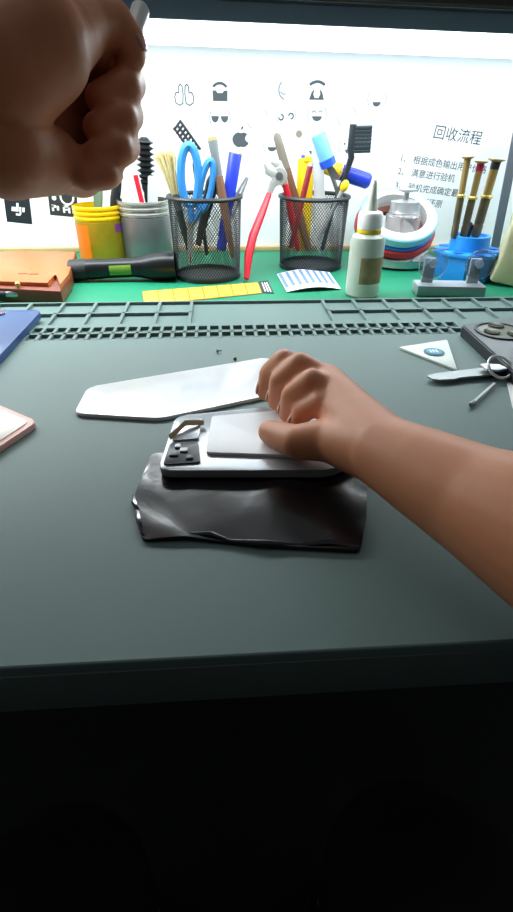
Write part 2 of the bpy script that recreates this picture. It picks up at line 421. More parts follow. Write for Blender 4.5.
t, L, s = tool('lattice_comb', 'black open lattice headed comb sticking up behind the scissors', 'comb', cupL, (207, 255), (188, 119), 0.02, 0.02)
mb = MB()
M2 = Matrix.Translation((0, 0, L - 22 * s)) @ Matrix.Rotation(math.radians(-32), 4, 'Y')
for k in (-4.5, 0, 4.5): mb.tube([(k * s, 0, -9 * s), (k * s, 0, 22 * s)], 1.35 * s, 5, M=M2)
for j in range(8): mb.tube([(-6 * s, 0, (-8 + j * 4) * s), (5.5 * s, 0, (-6 + j * 4) * s)], 1.3 * s, 5, M=M2)
obj('lattice_head', mb, m_black, t)
obj('handle', MB().tube([(0, 0, 0), (0, 0, L - 40 * s), (4 * s, 0, L - 30 * s)], 2.2 * s, 8), m_black, t)

t, L, s = tool('paintbrush', 'flat paintbrush with silver ferrule and brown handle in the left mesh cup', 'brush', cupL, (233, 258), (212, 137), -0.016, 0.0)
obj('handle', MB().lathe([(2.2 * s, 0), (4 * s, 30 * s), (4.8 * s, L - 60 * s), (4.2 * s, L - 35 * s)], 14), m_wood, t)
obj('ferrule', MB().tube([(0, 0, L - 37 * s), (0, 0, L - 16 * s), (0, 0, L - 3 * s)], [3.8 * s, 4.2 * s, 5 * s], 12, flat=.55), mat('pewter ferrule', (150, 158, 160), 0.4, 0.6), t)
obj('bristles', MB().tube([(0, 0, L - 4 * s), (0, 0, L)], [4.6 * s, 4.4 * s], 10, flat=.45), mat('tan bristle', (168, 146, 96), 0.8, var=.2), t)

t, L, s = tool('marker_pen', 'thick royal blue marker pen standing in the left mesh cup', 'pen', cupL, (221, 250), (235.5, 153), 0.004, 0.008)
obj('barrel', MB().lathe([(4.6 * s, 0), (5.4 * s, 4 * s), (5.4 * s, L - 40 * s)], 20), m_blue, t)
obj('cap', MB().lathe([(6.4 * s, L - 48 * s), (6.6 * s, L - 1 * s), (6 * s, L)], 20), m_blue, t)
obj('end_dot', MB().ball((4.2 * s, -2 * s, L + .3 * s), 2.2 * s, sc_=(1.2, 1, .5)), m_yellow, t)

t, L, s = tool('tweezers', 'silver tweezers leaning at the right side of the left mesh cup', 'tweezers', cupL, (219, 240), (247, 177), 0.0, 0.004)
for k in (-1, 1): obj('arm', MB().tube([(k * 1.0 * s, 0, 0), (k * 3 * s, 0, L * .5), (k * .9 * s, 0, L)], [.7 * s, 1.5 * s, 1.2 * s], 6, flat=.5), m_steel, t)

t, L, s = tool('black_pick', 'stubby black rubber handle between scissors and paintbrush', 'tool', cupL, (198, 245), (214, 176), 0.008, 0.008)
obj('grip', MB().lathe([(3 * s, 0), (6 * s, L - 24 * s), (6.4 * s, L - 6 * s), (4.5 * s, L), (.5 * s, L + .5 * s)], 16), m_black, t)

# right cup --------------------------------------------------------
t, L, s = tool('wooden_spatula', 'rounded brown stick with a grey upper half, leftmost in the right mesh cup', 'tool', cupR, (309, 250), (276, 133), 0.004, 0.014)
obj('handle', MB().tube([(0, 0, 0), (0, 0, L - 70 * s), (0, 0, L - 33 * s)], [3.4 * s, 5 * s, 4.6 * s], 12, flat=.6), m_wood, t)
obj('blade', MB().tube([(0, 0, L - 34 * s), (0, 0, L - 12 * s), (0, 0, L - 3 * s), (0, 0, L)], [4.4 * s, 4.2 * s, 3.8 * s, 1.6 * s], 12, flat=.5), mat('worn grey wood', (120, 114, 100), .5), t)

t, L, s = tool('red_pencil', 'thin dark red stick with pale tip in the right mesh cup', 'pencil', cupR, (291, 248), (311, 163), -0.022, -0.012)
obj('shaft', MB().lathe([(2.9 * s, 0), (2.9 * s, L - 3 * s)], 10), mat('maroon lacquer', (140, 34, 44), .35), t)
obj('tip', MB().lathe([(2.9 * s, L - 3 * s), (2.2 * s, L)], 10), mat('pale pink tip', (216, 170, 170), .5), t)

t, L, s = tool('plastic_spudger', 'white flat plastic stick standing upright in the right mesh cup', 'tool', cupR, (322, 252), (317, 146), 0.004, 0.014)
obj('shaft', MB().prism(rrect(11 * s, L, 4 * s, cy=L / 2), -1.5 * s, 1.5 * s, M=Matrix.Rotation(PI / 2, 4, 'X'), bev=.3 * s), mat('dull white plastic', (214, 216, 214), .45), t)

t, L, s = tool('scraper_knife', 'scraper with light blue tube handle, blade down in the right mesh cup', 'scraper', cupR, (342, 205), (318, 134), -0.012, -0.012)
obj('handle', MB().lathe([(7.6 * s, L - 27 * s), (7.6 * s, L - 2 * s), (6.8 * s, L)], 20), mat('sky blue plastic', (112, 178, 232), .4), t)
obj('collar', MB().lathe([(8.2 * s, L - 31 * s), (8.4 * s, L - 24 * s), (7.2 * s, L - 23.5 * s)], 20), mat('bright blue plastic', (38, 88, 220), .35), t)
obj('blade', MB().prism([(-3 * s, L - 31 * s), (3.5 * s, L - 31 * s), (7 * s, L - 46 * s), (-2 * s, L - 46 * s)], -.7 * s, .7 * s, M=Matrix.Rotation(PI / 2, 4, 'X')).tube([(0, 0, 0), (0, 0, L - 44 * s)], 2.2 * s, 8), m_dsteel, t)

t, L, s = tool('squeegee', 'yellow handled squeegee with a blue bar head in the right mesh cup', 'squeegee', cupR, (302, 250), (306, 158), 0.016, 0.02)
obj('handle', MB().prism(rrect(16 * s, L, 3 * s, cy=L / 2), -2.5 * s, 2.5 * s, M=Matrix.Rotation(PI / 2, 4, 'X'), bev=.6 * s), m_yellow, t)
Mh = Matrix.Translation((0, 2 * s, L - 2 * s)) @ Matrix.Rotation(math.radians(16), 4, 'Y') @ Matrix.Rotation(PI / 2, 4, 'Y')
obj('head', MB().tube([(0, 0, -5 * s), (0, 0, 30 * s)], 4.0 * s, 12, M=Mh).tube([(0, 0, 36 * s), (0, 0, 68 * s), (0, 0, 70 * s)], [7.5 * s, 7.5 * s, 6 * s], 16, M=Mh), m_blue, t)
obj('clamp', MB().tube([(0, 0, 20 * s), (0, 0, 38 * s)], [6.2 * s, 7.7 * s], 14, M=Mh).tube([(0, -1 * s, -2 * s), (0, -1 * s, 10 * s)], [4.3 * s, 4.3 * s], 12, M=Mh), m_yellow, t)

t, L, s = tool('antistatic_brush', 'black antistatic brush with stiff side bristles standing in the right mesh cup', 'brush', cupR, (322, 250), (352, 124), 0.0, 0.006)
N_ = [(0, 0, 0), (1 * s, 0, L - 75 * s), (6 * s, 0, L - 45 * s), (7.5 * s, 0, L - 28 * s), (5 * s, 0, L - 22 * s), (1.5 * s, 0, L)]
obj('handle', MB().tube(N_, [2.2 * s, 2.6 * s, 2.6 * s, 3.4 * s, 3.8 * s, 3.6 * s], 10), mat('charcoal plastic', (34, 40, 44), .42), t)
mb = MB(); Mb = Matrix.Translation((5 * s, 0, L - 13 * s)) @ Matrix.Rotation(math.radians(-12), 4, 'Y')
for j in range(7):
    for d in (-1, 0, 1):
        z = (-10 + j * 3.4) * s
        mb.tube([(0, d * 1.6 * s, z), (18 * s, d * 2.0 * s, z)], 1.85 * s, 5, M=Mb)
obj('bristles', mb, mat('dark grey bristle', (44, 54, 60), .7), t)

t, L, s = tool('hook_pick', 'thin silver pick with small yellow end in the right mesh cup', 'tool', cupR, (318, 240), (347, 181), -0.022, -0.022)
obj('shaft', MB().tube([(0, 0, 0), (0, 0, L - 8 * s)], 2.3 * s, 8), m_steel, t)
obj('yellow_end', MB().ball((0, 0, L - 5 * s), 4.2 * s, sc_=(1, .9, 1.4)), m_yellow, t)

# red nippers straddling the rim of the right cup ------------------
y0 = cupR.y - 0.028
A = atz(246.5, 279, T + 0.0045); dA = A.y - y0
B = aty(271, 189, y0 + 0.012); J = aty(279, 176, y0 + 0.016)
s = sc(B)
t = thing('nippers', 'red handled cutting nippers hanging over the rim of the right mesh cup', 'pliers', A)
rel = lambda p: Vector(p) - A
def pt(px, py, dy=0): return rel(aty(px, py, y0 + dy))
obj('handle', MB().tube([(0, 0, 0), pt(248.5, 256, dA * .72), pt(253, 236, dA * .45), pt(262, 213, dA * .12), pt(269, 194, .011)], [2.6 * s, 4.3 * s, 4.3 * s, 3.8 * s, 2.8 * s], 12), m_red, t)
obj('handle', MB().tube([pt(285, 184, .016), pt(288, 196, .02), pt(292, 220, .026), pt(298, 250, .03)], [2.8 * s, 3.6 * s, 3.8 * s, 2.6 * s], 12), m_red, t)
Mj = Matrix.Translation(rel(J)) @ Matrix.Rotation(math.radians(-12), 4, 'Y')
mb = MB()
mb.lathe([(.5 * s, -.006), (7.5 * s, -.006), (8 * s, -.005), (8 * s, .005), (7.5 * s, .006), (.5 * s, .006)], 20, M=Mj @ Matrix.Rotation(PI / 2, 4, 'X'))
mb.tube([pt(279, 178, .014), pt(272, 184, .013), pt(269.5, 193, .011)], [6 * s, 4.2 * s, 3 * s], 10, flat=.6)
mb.tube([pt(280, 176, .017), pt(284, 182, .017), pt(286, 188, .018)], [6 * s, 4.0 * s, 3 * s], 10, flat=.6)
mb.tube([pt(276, 174, .014), pt(268, 170, .014), pt(265, 163, .014)], [5 * s, 4.2 * s, 1.6 * s], 10, flat=.7)
mb.tube([pt(280, 172, .016), pt(278, 164, .016), pt(271, 162, .014)], [5.5 * s, 4.0 * s, 1.5 * s], 10, flat=.7)
obj('jaw', mb, mat('polished steel', (188, 188, 186), .3, .35), t)
obj('rivet', MB().lathe([(1.2 * s, -.0085), (3.6 * s, -.008), (3.8 * s, -.005)], 16, M=Mj @ Matrix.Rotation(PI / 2, 4, 'X')).lathe([(1.2 * s, .0085), (3.6 * s, .008), (3.8 * s, .005)], 16, M=Mj @ Matrix.Rotation(PI / 2, 4, 'X')), m_dsteel, t)

# ------------------------------------------------------------------ tin cans
def can(px, py, w, rim_py, label, m, mn, lab=None):
    b = atz(px, py, T + 0.0005); s = sc(b); h = top_z(b, rim_py) - b.z; R = w / 2 * sc(b + Vector((0, 0, h)))
    t = thing('tin_can', label, 'tin can', b, group='tins of tools')
    hn = h * 0.26
    prof = [(R * .9, 0), (R * .93, .002), (R * .96, .006), (R * .96, h - hn), (R * .9, h - hn + .002)]
    obj('body', MB().lathe(prof, 40, cap1=False), m, t)
    pn = [(R * .93, h - hn + .001)]
    k = 3
    for i in range(k):
        z = h - hn + .002 + i * hn / k
        pn += [(R * .93, z), (R * .985, z + hn / k * .25), (R * .985, z + hn / k * .6), (R * .93, z + hn / k * .9)]
    pn += [(R * .98, h), (R * .90, h), (R * .90, .004), (.0005, .004)]
    obj('ribbed_neck', MB().lathe(pn, 40, cap0=False), mn, t)
    return b, h, R, s, t
m_tin = mat('grey tin', (128, 130, 132), .35, .6, var=.25, scale=30)
yb, yh, yR, ys_, yt = can(105, 259, 50, 205, 'yellow printed tin can of tools left of the grey can', mat('yellow tin', (160, 138, 30), .35, .3, var=.4, scale=25), mat('bright yellow tin', (236, 196, 14), .25, .3))
gb, gh, gR, gs_, gt = can(149, 258, 53, 200, 'plain grey tin can of tools between yellow can and mesh cup', m_tin, mat('silver tin', (176, 176, 170), .25, .7))
# printed patch on the yellow can
mb = MB(); prs = []
for k in range(9):
    a = math.radians(200 + k * 6.5); prs.append((yR * .966 * math.cos(a), yR * .966 * math.sin(a)))
for k in range(8):
    a, b = prs[k], prs[k + 1]
    mb.poly([(a[0], a[1], .004), (b[0], b[1], .004), (b[0], b[1], yh * .7), (a[0], a[1], yh * .7)])
obj('orange_print', mb, mat('orange print', (216, 112, 8), .4), yt)
mb = MB(); prs = []
for k in range(5):
    a = math.radians(318 + k * 6); prs.append((yR * .968 * math.cos(a), yR * .968 * math.sin(a)))
for k in range(4):
    a, b = prs[k], prs[k + 1]
    mb.poly([(a[0], a[1], yh * .56), (b[0], b[1], yh * .56), (b[0], b[1], yh * .7), (a[0], a[1], yh * .7)])
obj('purple_print', mb, mat('purple print', (120, 60, 130), .4), yt)

t, L, s = tool('flat_file', 'green flat stick standing in the yellow can', 'tool', yb, (101, 246), (97, 178))
obj('shaft', MB().prism(rrect(9 * s, L, 3 * s, cy=L / 2), -1.5 * s, 1.5 * s, M=Matrix.Rotation(PI / 2, 4, 'X'), bev=.3 * s), mat('olive green', (96, 118, 92), .5), t)
t, L, s = tool('screwdriver', 'black handled screwdriver standing in the yellow can', 'screwdriver', yb, (108, 247), (119, 172), .004, .01)
obj('shaft', MB().lathe([(1.6 * s, 0), (1.6 * s, L * .5)], 8), m_steel, t)
obj('handle', MB().lathe([(4 * s, L * .48), (5 * s, L * .6), (4.6 * s, L - 2 * s), (3 * s, L)], 12), m_black, t)
t, L, s = tool('plastic_strip', 'short white strip standing in the yellow can', 'tool', yb, (105, 246), (107, 184), -.012, -.012)
obj('shaft', MB().prism(rrect(7 * s, L, 2 * s, cy=L / 2), -1 * s, 1 * s, M=Matrix.Rotation(PI / 2, 4, 'X')), m_white, t)
t, L, s = tool('toothed_brush', 'black toothed round brush leaning up out of the grey can', 'brush', gb, (150, 246), (144, 137), .012, .014)
mb = MB()
for j in range(8): mb.lathe([(5.0 * s, L - (7 + j * 5) * s), (9.6 * s, L - (4.5 + j * 5) * s), (5.0 * s, L - (2.4 + j * 5) * s)], 14)
obj('teeth', mb, m_black, t)
obj('handle', MB().lathe([(2.5 * s, 0), (3.2 * s, L - 50 * s), (5.2 * s, L - 46 * s), (5.2 * s, L - 2 * s), (3 * s, L)], 12), m_black, t)
t, L, s = tool('red_tag_stick', 'white stick with a red stripe leaning in the grey can', 'tool', gb, (151, 245), (134, 174), -.014, -.012)
obj('shaft', MB().prism(rrect(9 * s, L, 2 * s, cy=L / 2), -1 * s, 1 * s, M=Matrix.Rotation(PI / 2, 4, 'X')), m_white, t)
obj('red_stripe', MB().prism([(-1 * s, L * .3), (3.6 * s, L * .3), (3.6 * s, L - 1 * s), (-1 * s, L - 1 * s)], 1.0 * s, 1.5 * s, M=Matrix.Rotation(PI / 2, 4, 'X')), m_red, t)
t, L, s = tool('plastic_card', 'pale translucent strip upright at the right of the grey can', 'tool', gb, (152, 245), (153, 176), .0, .0)
obj('shaft', MB().prism(rrect(10 * s, L, 2 * s, cy=L / 2), -.8 * s, .8 * s, M=Matrix.Rotation(PI / 2, 4, 'X')), mat('pale plastic', (208, 216, 214), .4), t)
t, L, s = tool('plastic_pouch', 'crumpled clear white pouch at the left of the grey can', 'pouch', gb, (143, 244), (126, 176), -.004, -.002)
mb = MB(); pts = [(-9, 20), (8, 15), (9, L / s - 12), (3, L / s), (-5, L / s - 3), (-10, L / s - 18)]
mb.prism([(a * s, b * s) for a, b in pts], -1.4 * s, 1.4 * s, M=Matrix.Rotation(PI / 2, 4, 'X'), bev=.5 * s)
obj('film', mb, mat('cloudy film', (226, 226, 224), .35), t)

# ------------------------------------------------------------------ flashlight
A = atz(71, 282, T); B = atz(176, 282, T); A.y = B.y = (A.y + B.y) / 2 + .010
s = sc(A); r0, r1 = 10 * s, 13.5 * s
A.z = T + r0 + .0005; B.z = T + r1 + .0005
M, L = frame(A, B)
t = thing('flashlight', 'black metal flashlight lying on the green sheet before the two cans', 'flashlight', M=M)
m_fl = mat('black anodised metal', (34, 36, 38), .32, .5)
obj('tail_cap', MB().lathe([(.5 * s, 0), (r0 * .92, 0), (r0, 1.5 * s), (r0, 15 * s), (r0 * .94, 17 * s)], 28, cap1=False), mat('black rubber grip', (30, 31, 33), .55), t)
obj('barrel', MB().lathe([(r0 * .93, 16 * s), (r0 * .97, 18 * s), (r0 * .97, 30 * s), (r0 * .92, 32 * s), (r0 * .92, 64 * s), (r0 * .98, 66 * s), (r0 * .98, 69 * s), (r0 * 1.02, 71 * s)], 28), m_fl, t)
obj('head', MB().lathe([(r0 * 1.02, 70 * s), (r1 * .95, L - 22 * s), (r1, L - 16 * s), (r1, L - 5 * s), (r1 * .97, L - 4 * s), (r1 * .97, L), (r1 * .85, L), (r1 * .8, L - 4 * s), (.5 * s, L - 4 * s)], 28), m_fl, t)
lab = MB()
for k in range(6):
    a0 = math.radians(-118 + k * 10 - 0); a1 = a0 + math.radians(10)
    # local y points away, so the viewer side is -y ; upward is -x after frame()
    q = lambda a: (r0 * .935 * math.cos(a), r0 * .935 * math.sin(a))
    lab.poly([(*q(a0), 40 * s), (*q(a1), 40 * s), (*q(a1), 61 * s), (*q(a0), 61 * s)])
obj('green_label', lab, mat('green label', (112, 146, 46), .5, var=.2), t)

# ------------------------------------------------------------------ strips of paper on the green sheet
def quad_prism(px, z, th):
    return [atz(a, b, z) for a, b in px]
q = quad_prism([(142, 291), (258, 282), (262, 293), (144, 305)], T + .0012, .001)
mb = MB()
def lerp2(u, v): return (q[0] * (1 - u) + q[1] * u) * (1 - v) + (q[3] * (1 - u) + q[2] * u) * v
def sheet(mb, u0, u1, v0, v1, dz=0.0, th=.0006):
    p = [lerp2(u0, v0), lerp2(u1, v0), lerp2(u1, v1), lerp2(u0, v1)]
    lo_ = [mb.bm.verts.new((a.x, a.y, T + .0003)) for a in p]; hi_ = [mb.bm.verts.new((a.x, a.y, T + .0003 + th + dz)) for a in p]
    mb.face(lo_[::-1]); mb.face(hi_)
    for i in range(4): mb.face((lo_[i], lo_[(i + 1) % 4], hi_[(i + 1) % 4], hi_[i]))
t = thing('label_strip', 'long yellow strip of blank square labels lying before the left mesh cup', 'label strip', (0, 0, 0))
sheet(mb, 0, 1, 0, 1); obj('backing', mb, mat('yellow label paper', (170, 124, 30), .6), t)
mb = MB()
for k in range(8): sheet(mb, (k + .06) / 8, (k + .95) / 8, .05, .95, .0003)
obj('squares', mb, mat('yellow label squares', (236, 190, 62), .6), t)
q = quad_prism([(258.5, 282), (268, 281), (274, 294), (262.5, 293)], T, 0)
mb = MB(); sheet(mb, 0, 1, 0, 1)
obj('black_end', mb, mat('black label end', (40, 44, 40), .6), t)
mb = MB()
for k in (.3, .55, .78): sheet(mb, k - .05, k + .04, .15, .9, .0003)
obj('white_lines', mb, m_wht, t)

q0 = [atz(277, 275, T), atz(328, 271, T), atz(341, 290, T), atz(287, 293, T)]
t = thing('striped_card', 'small curled white card with blue stripes lying before the right mesh cup', 'card', (0, 0, 0))
def bent(u, v, d=0):
    p = (q0[0] * (1 - u) + q0[1] * u) * (1 - v) + (q0[3] * (1 - u) + q0[2] * u) * v
    return Vector((p.x, p.y, T + .0015 + .005 * math.sin(PI * u) + d))
def bent_strip(mb, u0, u1, d, n=8, v0=0., v1=1.):
    for k in range(n):
        a, b = u0 + (u1 - u0) * k / n, u0 + (u1 - u0) * (k + 1) / n
        mb.poly([bent(a, v0, d), bent(b, v0, d), bent(b, v1, d), bent(a, v1, d)])
mb = MB(); bent_strip(mb, 0, 1, 0, 24); obj('sheet', mb, mat('striped card white', (238, 240, 244), .5), t)
mb = MB()
for k in range(8): bent_strip(mb, (k + .12) / 8, (k + .64) / 8, .0004, 3, .03, .8)
obj('stripes', mb, mat('striped card blue', (104, 134, 172), .5), t)

# ------------------------------------------------------------------ dropper bottle
b = atz(361.5, 294.5, T + .0005); s = sc(b); hb = top_z(b, 233) - b.z; hc = top_z(b, 212) - b.z; hn = top_z(b, 180) - b.z
R = 16.3 * s
t = thing('dropper_bottle', 'cloudy white dropper bottle with a brown label beside the right mesh cup', 'bottle', b)
m_bot = mat('cloudy plastic', (214, 222, 210), .3, trans=.35)
obj('body', MB().lathe([(R * .9, 0), (R, .003), (R, hb * .86), (R * .93, hb * .95), (R * .7, hb), (R * .62, hb + .001)], 32), m_bot, t)
obj('yellow_ring', MB().lathe([(R * .66, hb + .0005), (R * .7, hb + .001), (R * .7, hb + .0055), (R * .64, hb + .0065)], 28), mat('yellow ring', (236, 204, 40), .4), t)
obj('cap', MB().lathe([(R * .68, hb + .006), (R * .7, hb + .008), (R * .70, hc - .004), (R * .62, hc), (R * .38, hc + .002)], 28), m_white, t)
obj('nozzle', MB().lathe([(R * .36, hc + .001), (R * .26, hc + (hn - hc) * .35), (R * .14, hn - .004), (R * .08, hn)], 16), mat('nozzle plastic', (196, 200, 188), .35), t)
mb = MB(); n = 14
for k in range(n):
    a0, a1 = math.radians(-120 + k * 7.5), math.radians(-120 + (k + 1) * 7.5)
    qq = lambda a: (R * 1.008 * math.cos(a), R * 1.008 * math.sin(a))
    mb.poly([(*qq(a0), hb * .24), (*qq(a1), hb * .24), (*qq(a1), hb * .66), (*qq(a0), hb * .66)])
obj('label_patch', mb, mat('stained brown label', (150, 136, 92), .6, var=.5, scale=120), t)

# ------------------------------------------------------------------ pump jar in a dish, with rolls leaning round it
b = atz(397, 264, T + .0005); s = sc(b)
dish = thing('metal_dish', 'shallow polished steel dish under the glass jar', 'dish', b)
Rd = 31 * s
obj('bowl', MB().lathe([(Rd * .8, 0), (Rd * .97, .004), (Rd, .014), (Rd * 1.03, .016), (Rd * .97, .014), (Rd * .78, .003), (.0005, .003)], 40), m_steel, dish)
j = b + Vector((0, 0.004, .0035))
zj = lambda py: top_z(j, py) - j.z
t = thing('pump_jar', 'small glass jar with silver collar and flat pump top inside the blue ring', 'jar', j)
Rj = 15.8 * s
h1 = zj(212); h2 = zj(200); h3 = zj(189)
obj('glass', MB().lathe([(.0005, 0), (Rj, 0), (Rj * 1.04, .004), (Rj * 1.04, h1 - .004), (Rj * .85, h1), (Rj * .8, h1), (Rj * .98, h1 - .006), (Rj * .98, .004), (.0005, .004)], 32), mat('jar glass', (236, 230, 230), .05, trans=.85), t)
obj('collar', MB().lathe([(Rj * .88, h1 - .004), (Rj * .92, h1), (Rj * .86, h1 + .004), (Rj * .86, h2 - .002), (Rj * .5, h2)], 32), m_steel, t)
obj('pump_stem', MB().lathe([(2.6 * s, h2 - .001), (2.6 * s, h3 - .003)], 14), m_steel, t)
obj('pump_top', MB().lathe([(4 * s, h3 - .005), (9.5 * s, h3 - .002), (9.5 * s, h3), (.0005, h3 + .001)], 24), m_steel, t)
obj('dip_tube', MB().tube([(-.001, 0, .006), (-.001, 0, h1)], 1.6 * s, 8), m_white, t)
def roll(label, off, ro, ri, th, m, mi):
    c = aty(398, 217, j.y - .002); s = sc(c)
    M = Matrix.Translation(c) @ Matrix.Rotation(math.radians(31), 4, 'X') @ Matrix.Translation((0, 0, -off * s))
    t = thing('tape_roll', label, 'tape roll', M=M, group='tape rolls around the jar')
    ro *= s; ri *= s; th *= s
    obj('outer_band', MB().lathe([(ri + (ro - ri) * .55, -th / 2), (ro * .97, -th / 2), (ro, -th * .35), (ro, th * .35), (ro * .97, th / 2), (ri + (ro - ri) * .55, th / 2)], 48, close=True), m, t)
    obj('core', MB().lathe([(ri, -th * .5), (ri + (ro - ri) * .56, -th * .5), (ri + (ro - ri) * .56, th * .5), (ri, th * .5)], 48, close=True), mi, t)
roll('broad pale blue tape roll tilted uppermost around the glass jar', 0, 39, 28, 9, mat('pale blue ring', (160, 204, 222), .35), mat('white core', (240, 240, 238), .4))
roll('thin blue tape roll squeezed between pale blue and red rolls', 6.7, 39, 28, 4, mat('blue tape', (30, 110, 200), .4), m_white)
roll('red tape roll tilted under the thin blue roll', 12.6, 41, 28, 7.4, mat('red tape', (196, 46, 46), .4), mat('pink core', (226, 140, 130), .45))
roll('black tape roll lowest of the tilted rolls', 18.6, 38, 28, 4.4, mat('black tape', (34, 32, 34), .45), mat('dark core', (80, 70, 66), .5))

# ------------------------------------------------------------------ blue screwdriver stand
b = atz(462, 277, T + .0005); s = sc(b); h1 = top_z(b, 249) - b.z; h2 = top_z(b, 235) - b.z
R = 30 * s
t = thing('bit_stand', 'bright blue octagonal screwdriver stand near the right edge', 'tool stand', b)
m_bs = mat('bright blue stand', (28, 142, 226), .45)
def octo(r, n=8, off=PI / 8): return [(r * math.cos(2 * PI * k / n + off), r * math.sin(2 * PI * k / n + off)) for k in range(n)]
mb = MB(); mb.prism(octo(R * .94), 0, h1 * .9, bev=.001).prism(octo(R * 1.06), h1 * .86, h1, bev=.0015)
obj('body', mb, m_bs, t)
obj('raised_ring', MB().lathe([(R * .62, h1 - .001), (R * .6, h2), (R * .5, h2), (R * .46, h2 - .004), (.0005, h2 - .004)], 32), m_bs, t)
mb = MB()
for k in range(8):
    a = 2 * PI * k / 8 + PI / 8 + PI / 8
    mb.lathe([(R * .10, h1 + .0003), (R * .17, h1 + .0004), (R * .17, h1 + .0012), (R * .15, h1 + .0012)], 14, M=Matrix.Translation((R * .82 * math.cos(a), R * .82 * math.sin(a), 0)))
obj('socket_rims', mb, mat('deep blue', (16, 100, 190), .4), t)
m_gold = mat('gold metal', (170, 142, 84), .35, .4)
m_bronze = mat('bronze grip', (104, 90, 66), .5, .3, var=.15)
def driver(bot, top, label, w, cap, dy):
    A = aty(bot[0], bot[1], b.y + dy); A.z = b.z + h2 - .0035; B = aty(top[0], top[1], b.y + dy)
    M, L = frame(A, B); s = sc(B)
    t = thing('precision_screwdriver', label, 'screwdriver', M=M, group='gold precision screwdrivers in the blue stand')
    w *= s; m = L * .52
    obj('grip', MB().lathe([(w * .8, 0), (w, .004), (w * 1.02, m * .3), (w * .9, m * .34), (w, m * .38), (w, m)], 14), m_bronze, t)
    obj('collar', MB().lathe([(w * 1.0, m - .001), (w * 1.25, m), (w * 1.25, m + 2 * s), (w * .9, m + 3 * s)], 14), mat('bright brass', (232, 206, 120), .25, .8), t)
    obj('sleeve', MB().lathe([(w * .85, m + 2 * s), (w * .9, L - 9 * s)], 14), m_gold, t)
    obj('top_band', MB().lathe([(w * .92, L - 9 * s), (w * .95, L - 2.5 * s)], 14), cap, t)
    obj('spin_cap', MB().lathe([(w * .7, L - 3 * s), (w * 1.75, L - .8 * s), (w * 1.75, L), (w * 1.2, L - .4 * s), (.0005, L - .6 * s)], 18), m_gold, t)
driver((455, 231), (468, 156.5), 'gold precision screwdriver leftmost of three in the blue stand', 3.6, m_gold, -.006)
driver((464, 232), (481.5, 161), 'gold precision screwdriver with a pink red band, middle of three', 3.8, mat('crimson band', (190, 30, 80), .4), -.004)
driver((476, 233), (497, 159), 'thick gold precision screwdriver with a black band, rightmost of three', 4.8, m_black, .004)
A = aty(466, 232, b.y + .012); A.z = b.z + h2 - .0035; B = aty(469, 222, b.y + .012); M, L = frame(A, B)
t = thing('bit_holder', 'short navy rubber bit holder behind the gold screwdrivers', 'tool', M=M)
obj('grip', MB().lathe([(4.5 * s, 0), (5 * s, L * .8), (3 * s, L), (.5 * s, L + .001)], 14), mat('navy rubber', (26, 32, 66), .5), t)

# ------------------------------------------------------------------ suction holder in front of the stand
b = atz(447, 293.5, T + .0005); s = sc(b)
t = thing('suction_stand', 'low grey bar stand with two posts and clear suction cups before the blue stand', 'holder', b)
t.rotation_euler = (0, 0, math.radians(-6))
m_ss = mat('grey bar', (168, 178, 184), .4, .1)
hh = 10 * s
obj('base_bar', MB().box((0, 0, hh / 2), (66 * s, 24 * s, hh), bev=.0012), m_ss, t)
for xo in (-21.5, 23):
    pst = obj('post', MB().box((xo * s, 4 * s, hh + 11 * s), (11 * s, 5 * s, 24 * s), bev=.001), mat('grey post', (156, 164, 168), .45), t)
    cx = xo * s; cz = hh + 19 * s
    obj('suction_cup', MB().lathe([(14 * s, -.006), (14.3 * s, -.0055), (9 * s, -.0025), (3.5 * s, 0), (.0005, 0), (.0005, -.0012), (3.5 * s, -.0012), (9 * s, -.0037), (13.5 * s, -.0065)], 28, M=Matrix.Translation((cx + 1.5 * s, 0 * s, cz)) @ Matrix.Rotation(-PI / 2, 4, 'X'), cap0=False, cap1=False), mat('clear rubber', (214, 222, 230), .08, trans=.92), pst)
    obj('suction_knob', MB().lathe([(3.6 * s, -.002), (4 * s, .004), (2 * s, .006), (.0005, .0062)], 16, M=Matrix.Translation((cx + 1.5 * s, -.001, cz)) @ Matrix.Rotation(PI / 2, 4, 'X')), mat('pale violet knob', (206, 214, 246), .2), pst)

# ------------------------------------------------------------------ tall grey panel and cream block at the right
A = atz(492, 262, T + .0005); B = aty(520, 120, A.y)
M, L = frame(A, B)
t = thing('tablet', 'thin dark grey tablet seen on edge leaning at the right of the screwdrivers', 'tablet', M=M)
s = sc(A)
Mt = rotz(-math.atan2(A.x, A.y) + math.radians(1.5))
mb = MB(); mb.prism(rrect(.09, L, .012, cy=L / 2, cx=.045), -3.6 * s, 3.6 * s, M=Mt @ Matrix.Rotation(PI / 2, 4, 'Z') @ Matrix.Rotation(PI / 2, 4, 'X'), bev=.0014)
obj('shell', mb, mat('slate metal', (96, 104, 112), .4, .3), t)
mb = MB(); mb.prism(rrect(.08, L - .012, .01, cy=L / 2, cx=.045), 3.6 * s, 3.6 * s + .0006, M=Mt @ Matrix.Rotation(PI / 2, 4, 'Z') @ Matrix.Rotation(PI / 2, 4, 'X'))
obj('screen', mb, mat('dark glass', (22, 24, 28), .1), t)
b = atz(514, 288, T + .0005); s = sc(b); hz = top_z(b, 195) - b.z
t = thing('foam_block', 'cream coloured soft wrapped block at the far right edge', 'block', b + Vector((.006, .03, 0)))
t.rotation_euler = (0, math.radians(8), math.radians(-24))
mb = MB(); mb.box((0, 0, hz / 2 + .002), (40 * s, .06, hz), bev=.005, seg=3)
bmesh.ops.subdivide_edges(mb.bm, edges=[e for e in mb.bm.edges if e.calc_length() > .02], cuts=7, use_grid_fill=True)
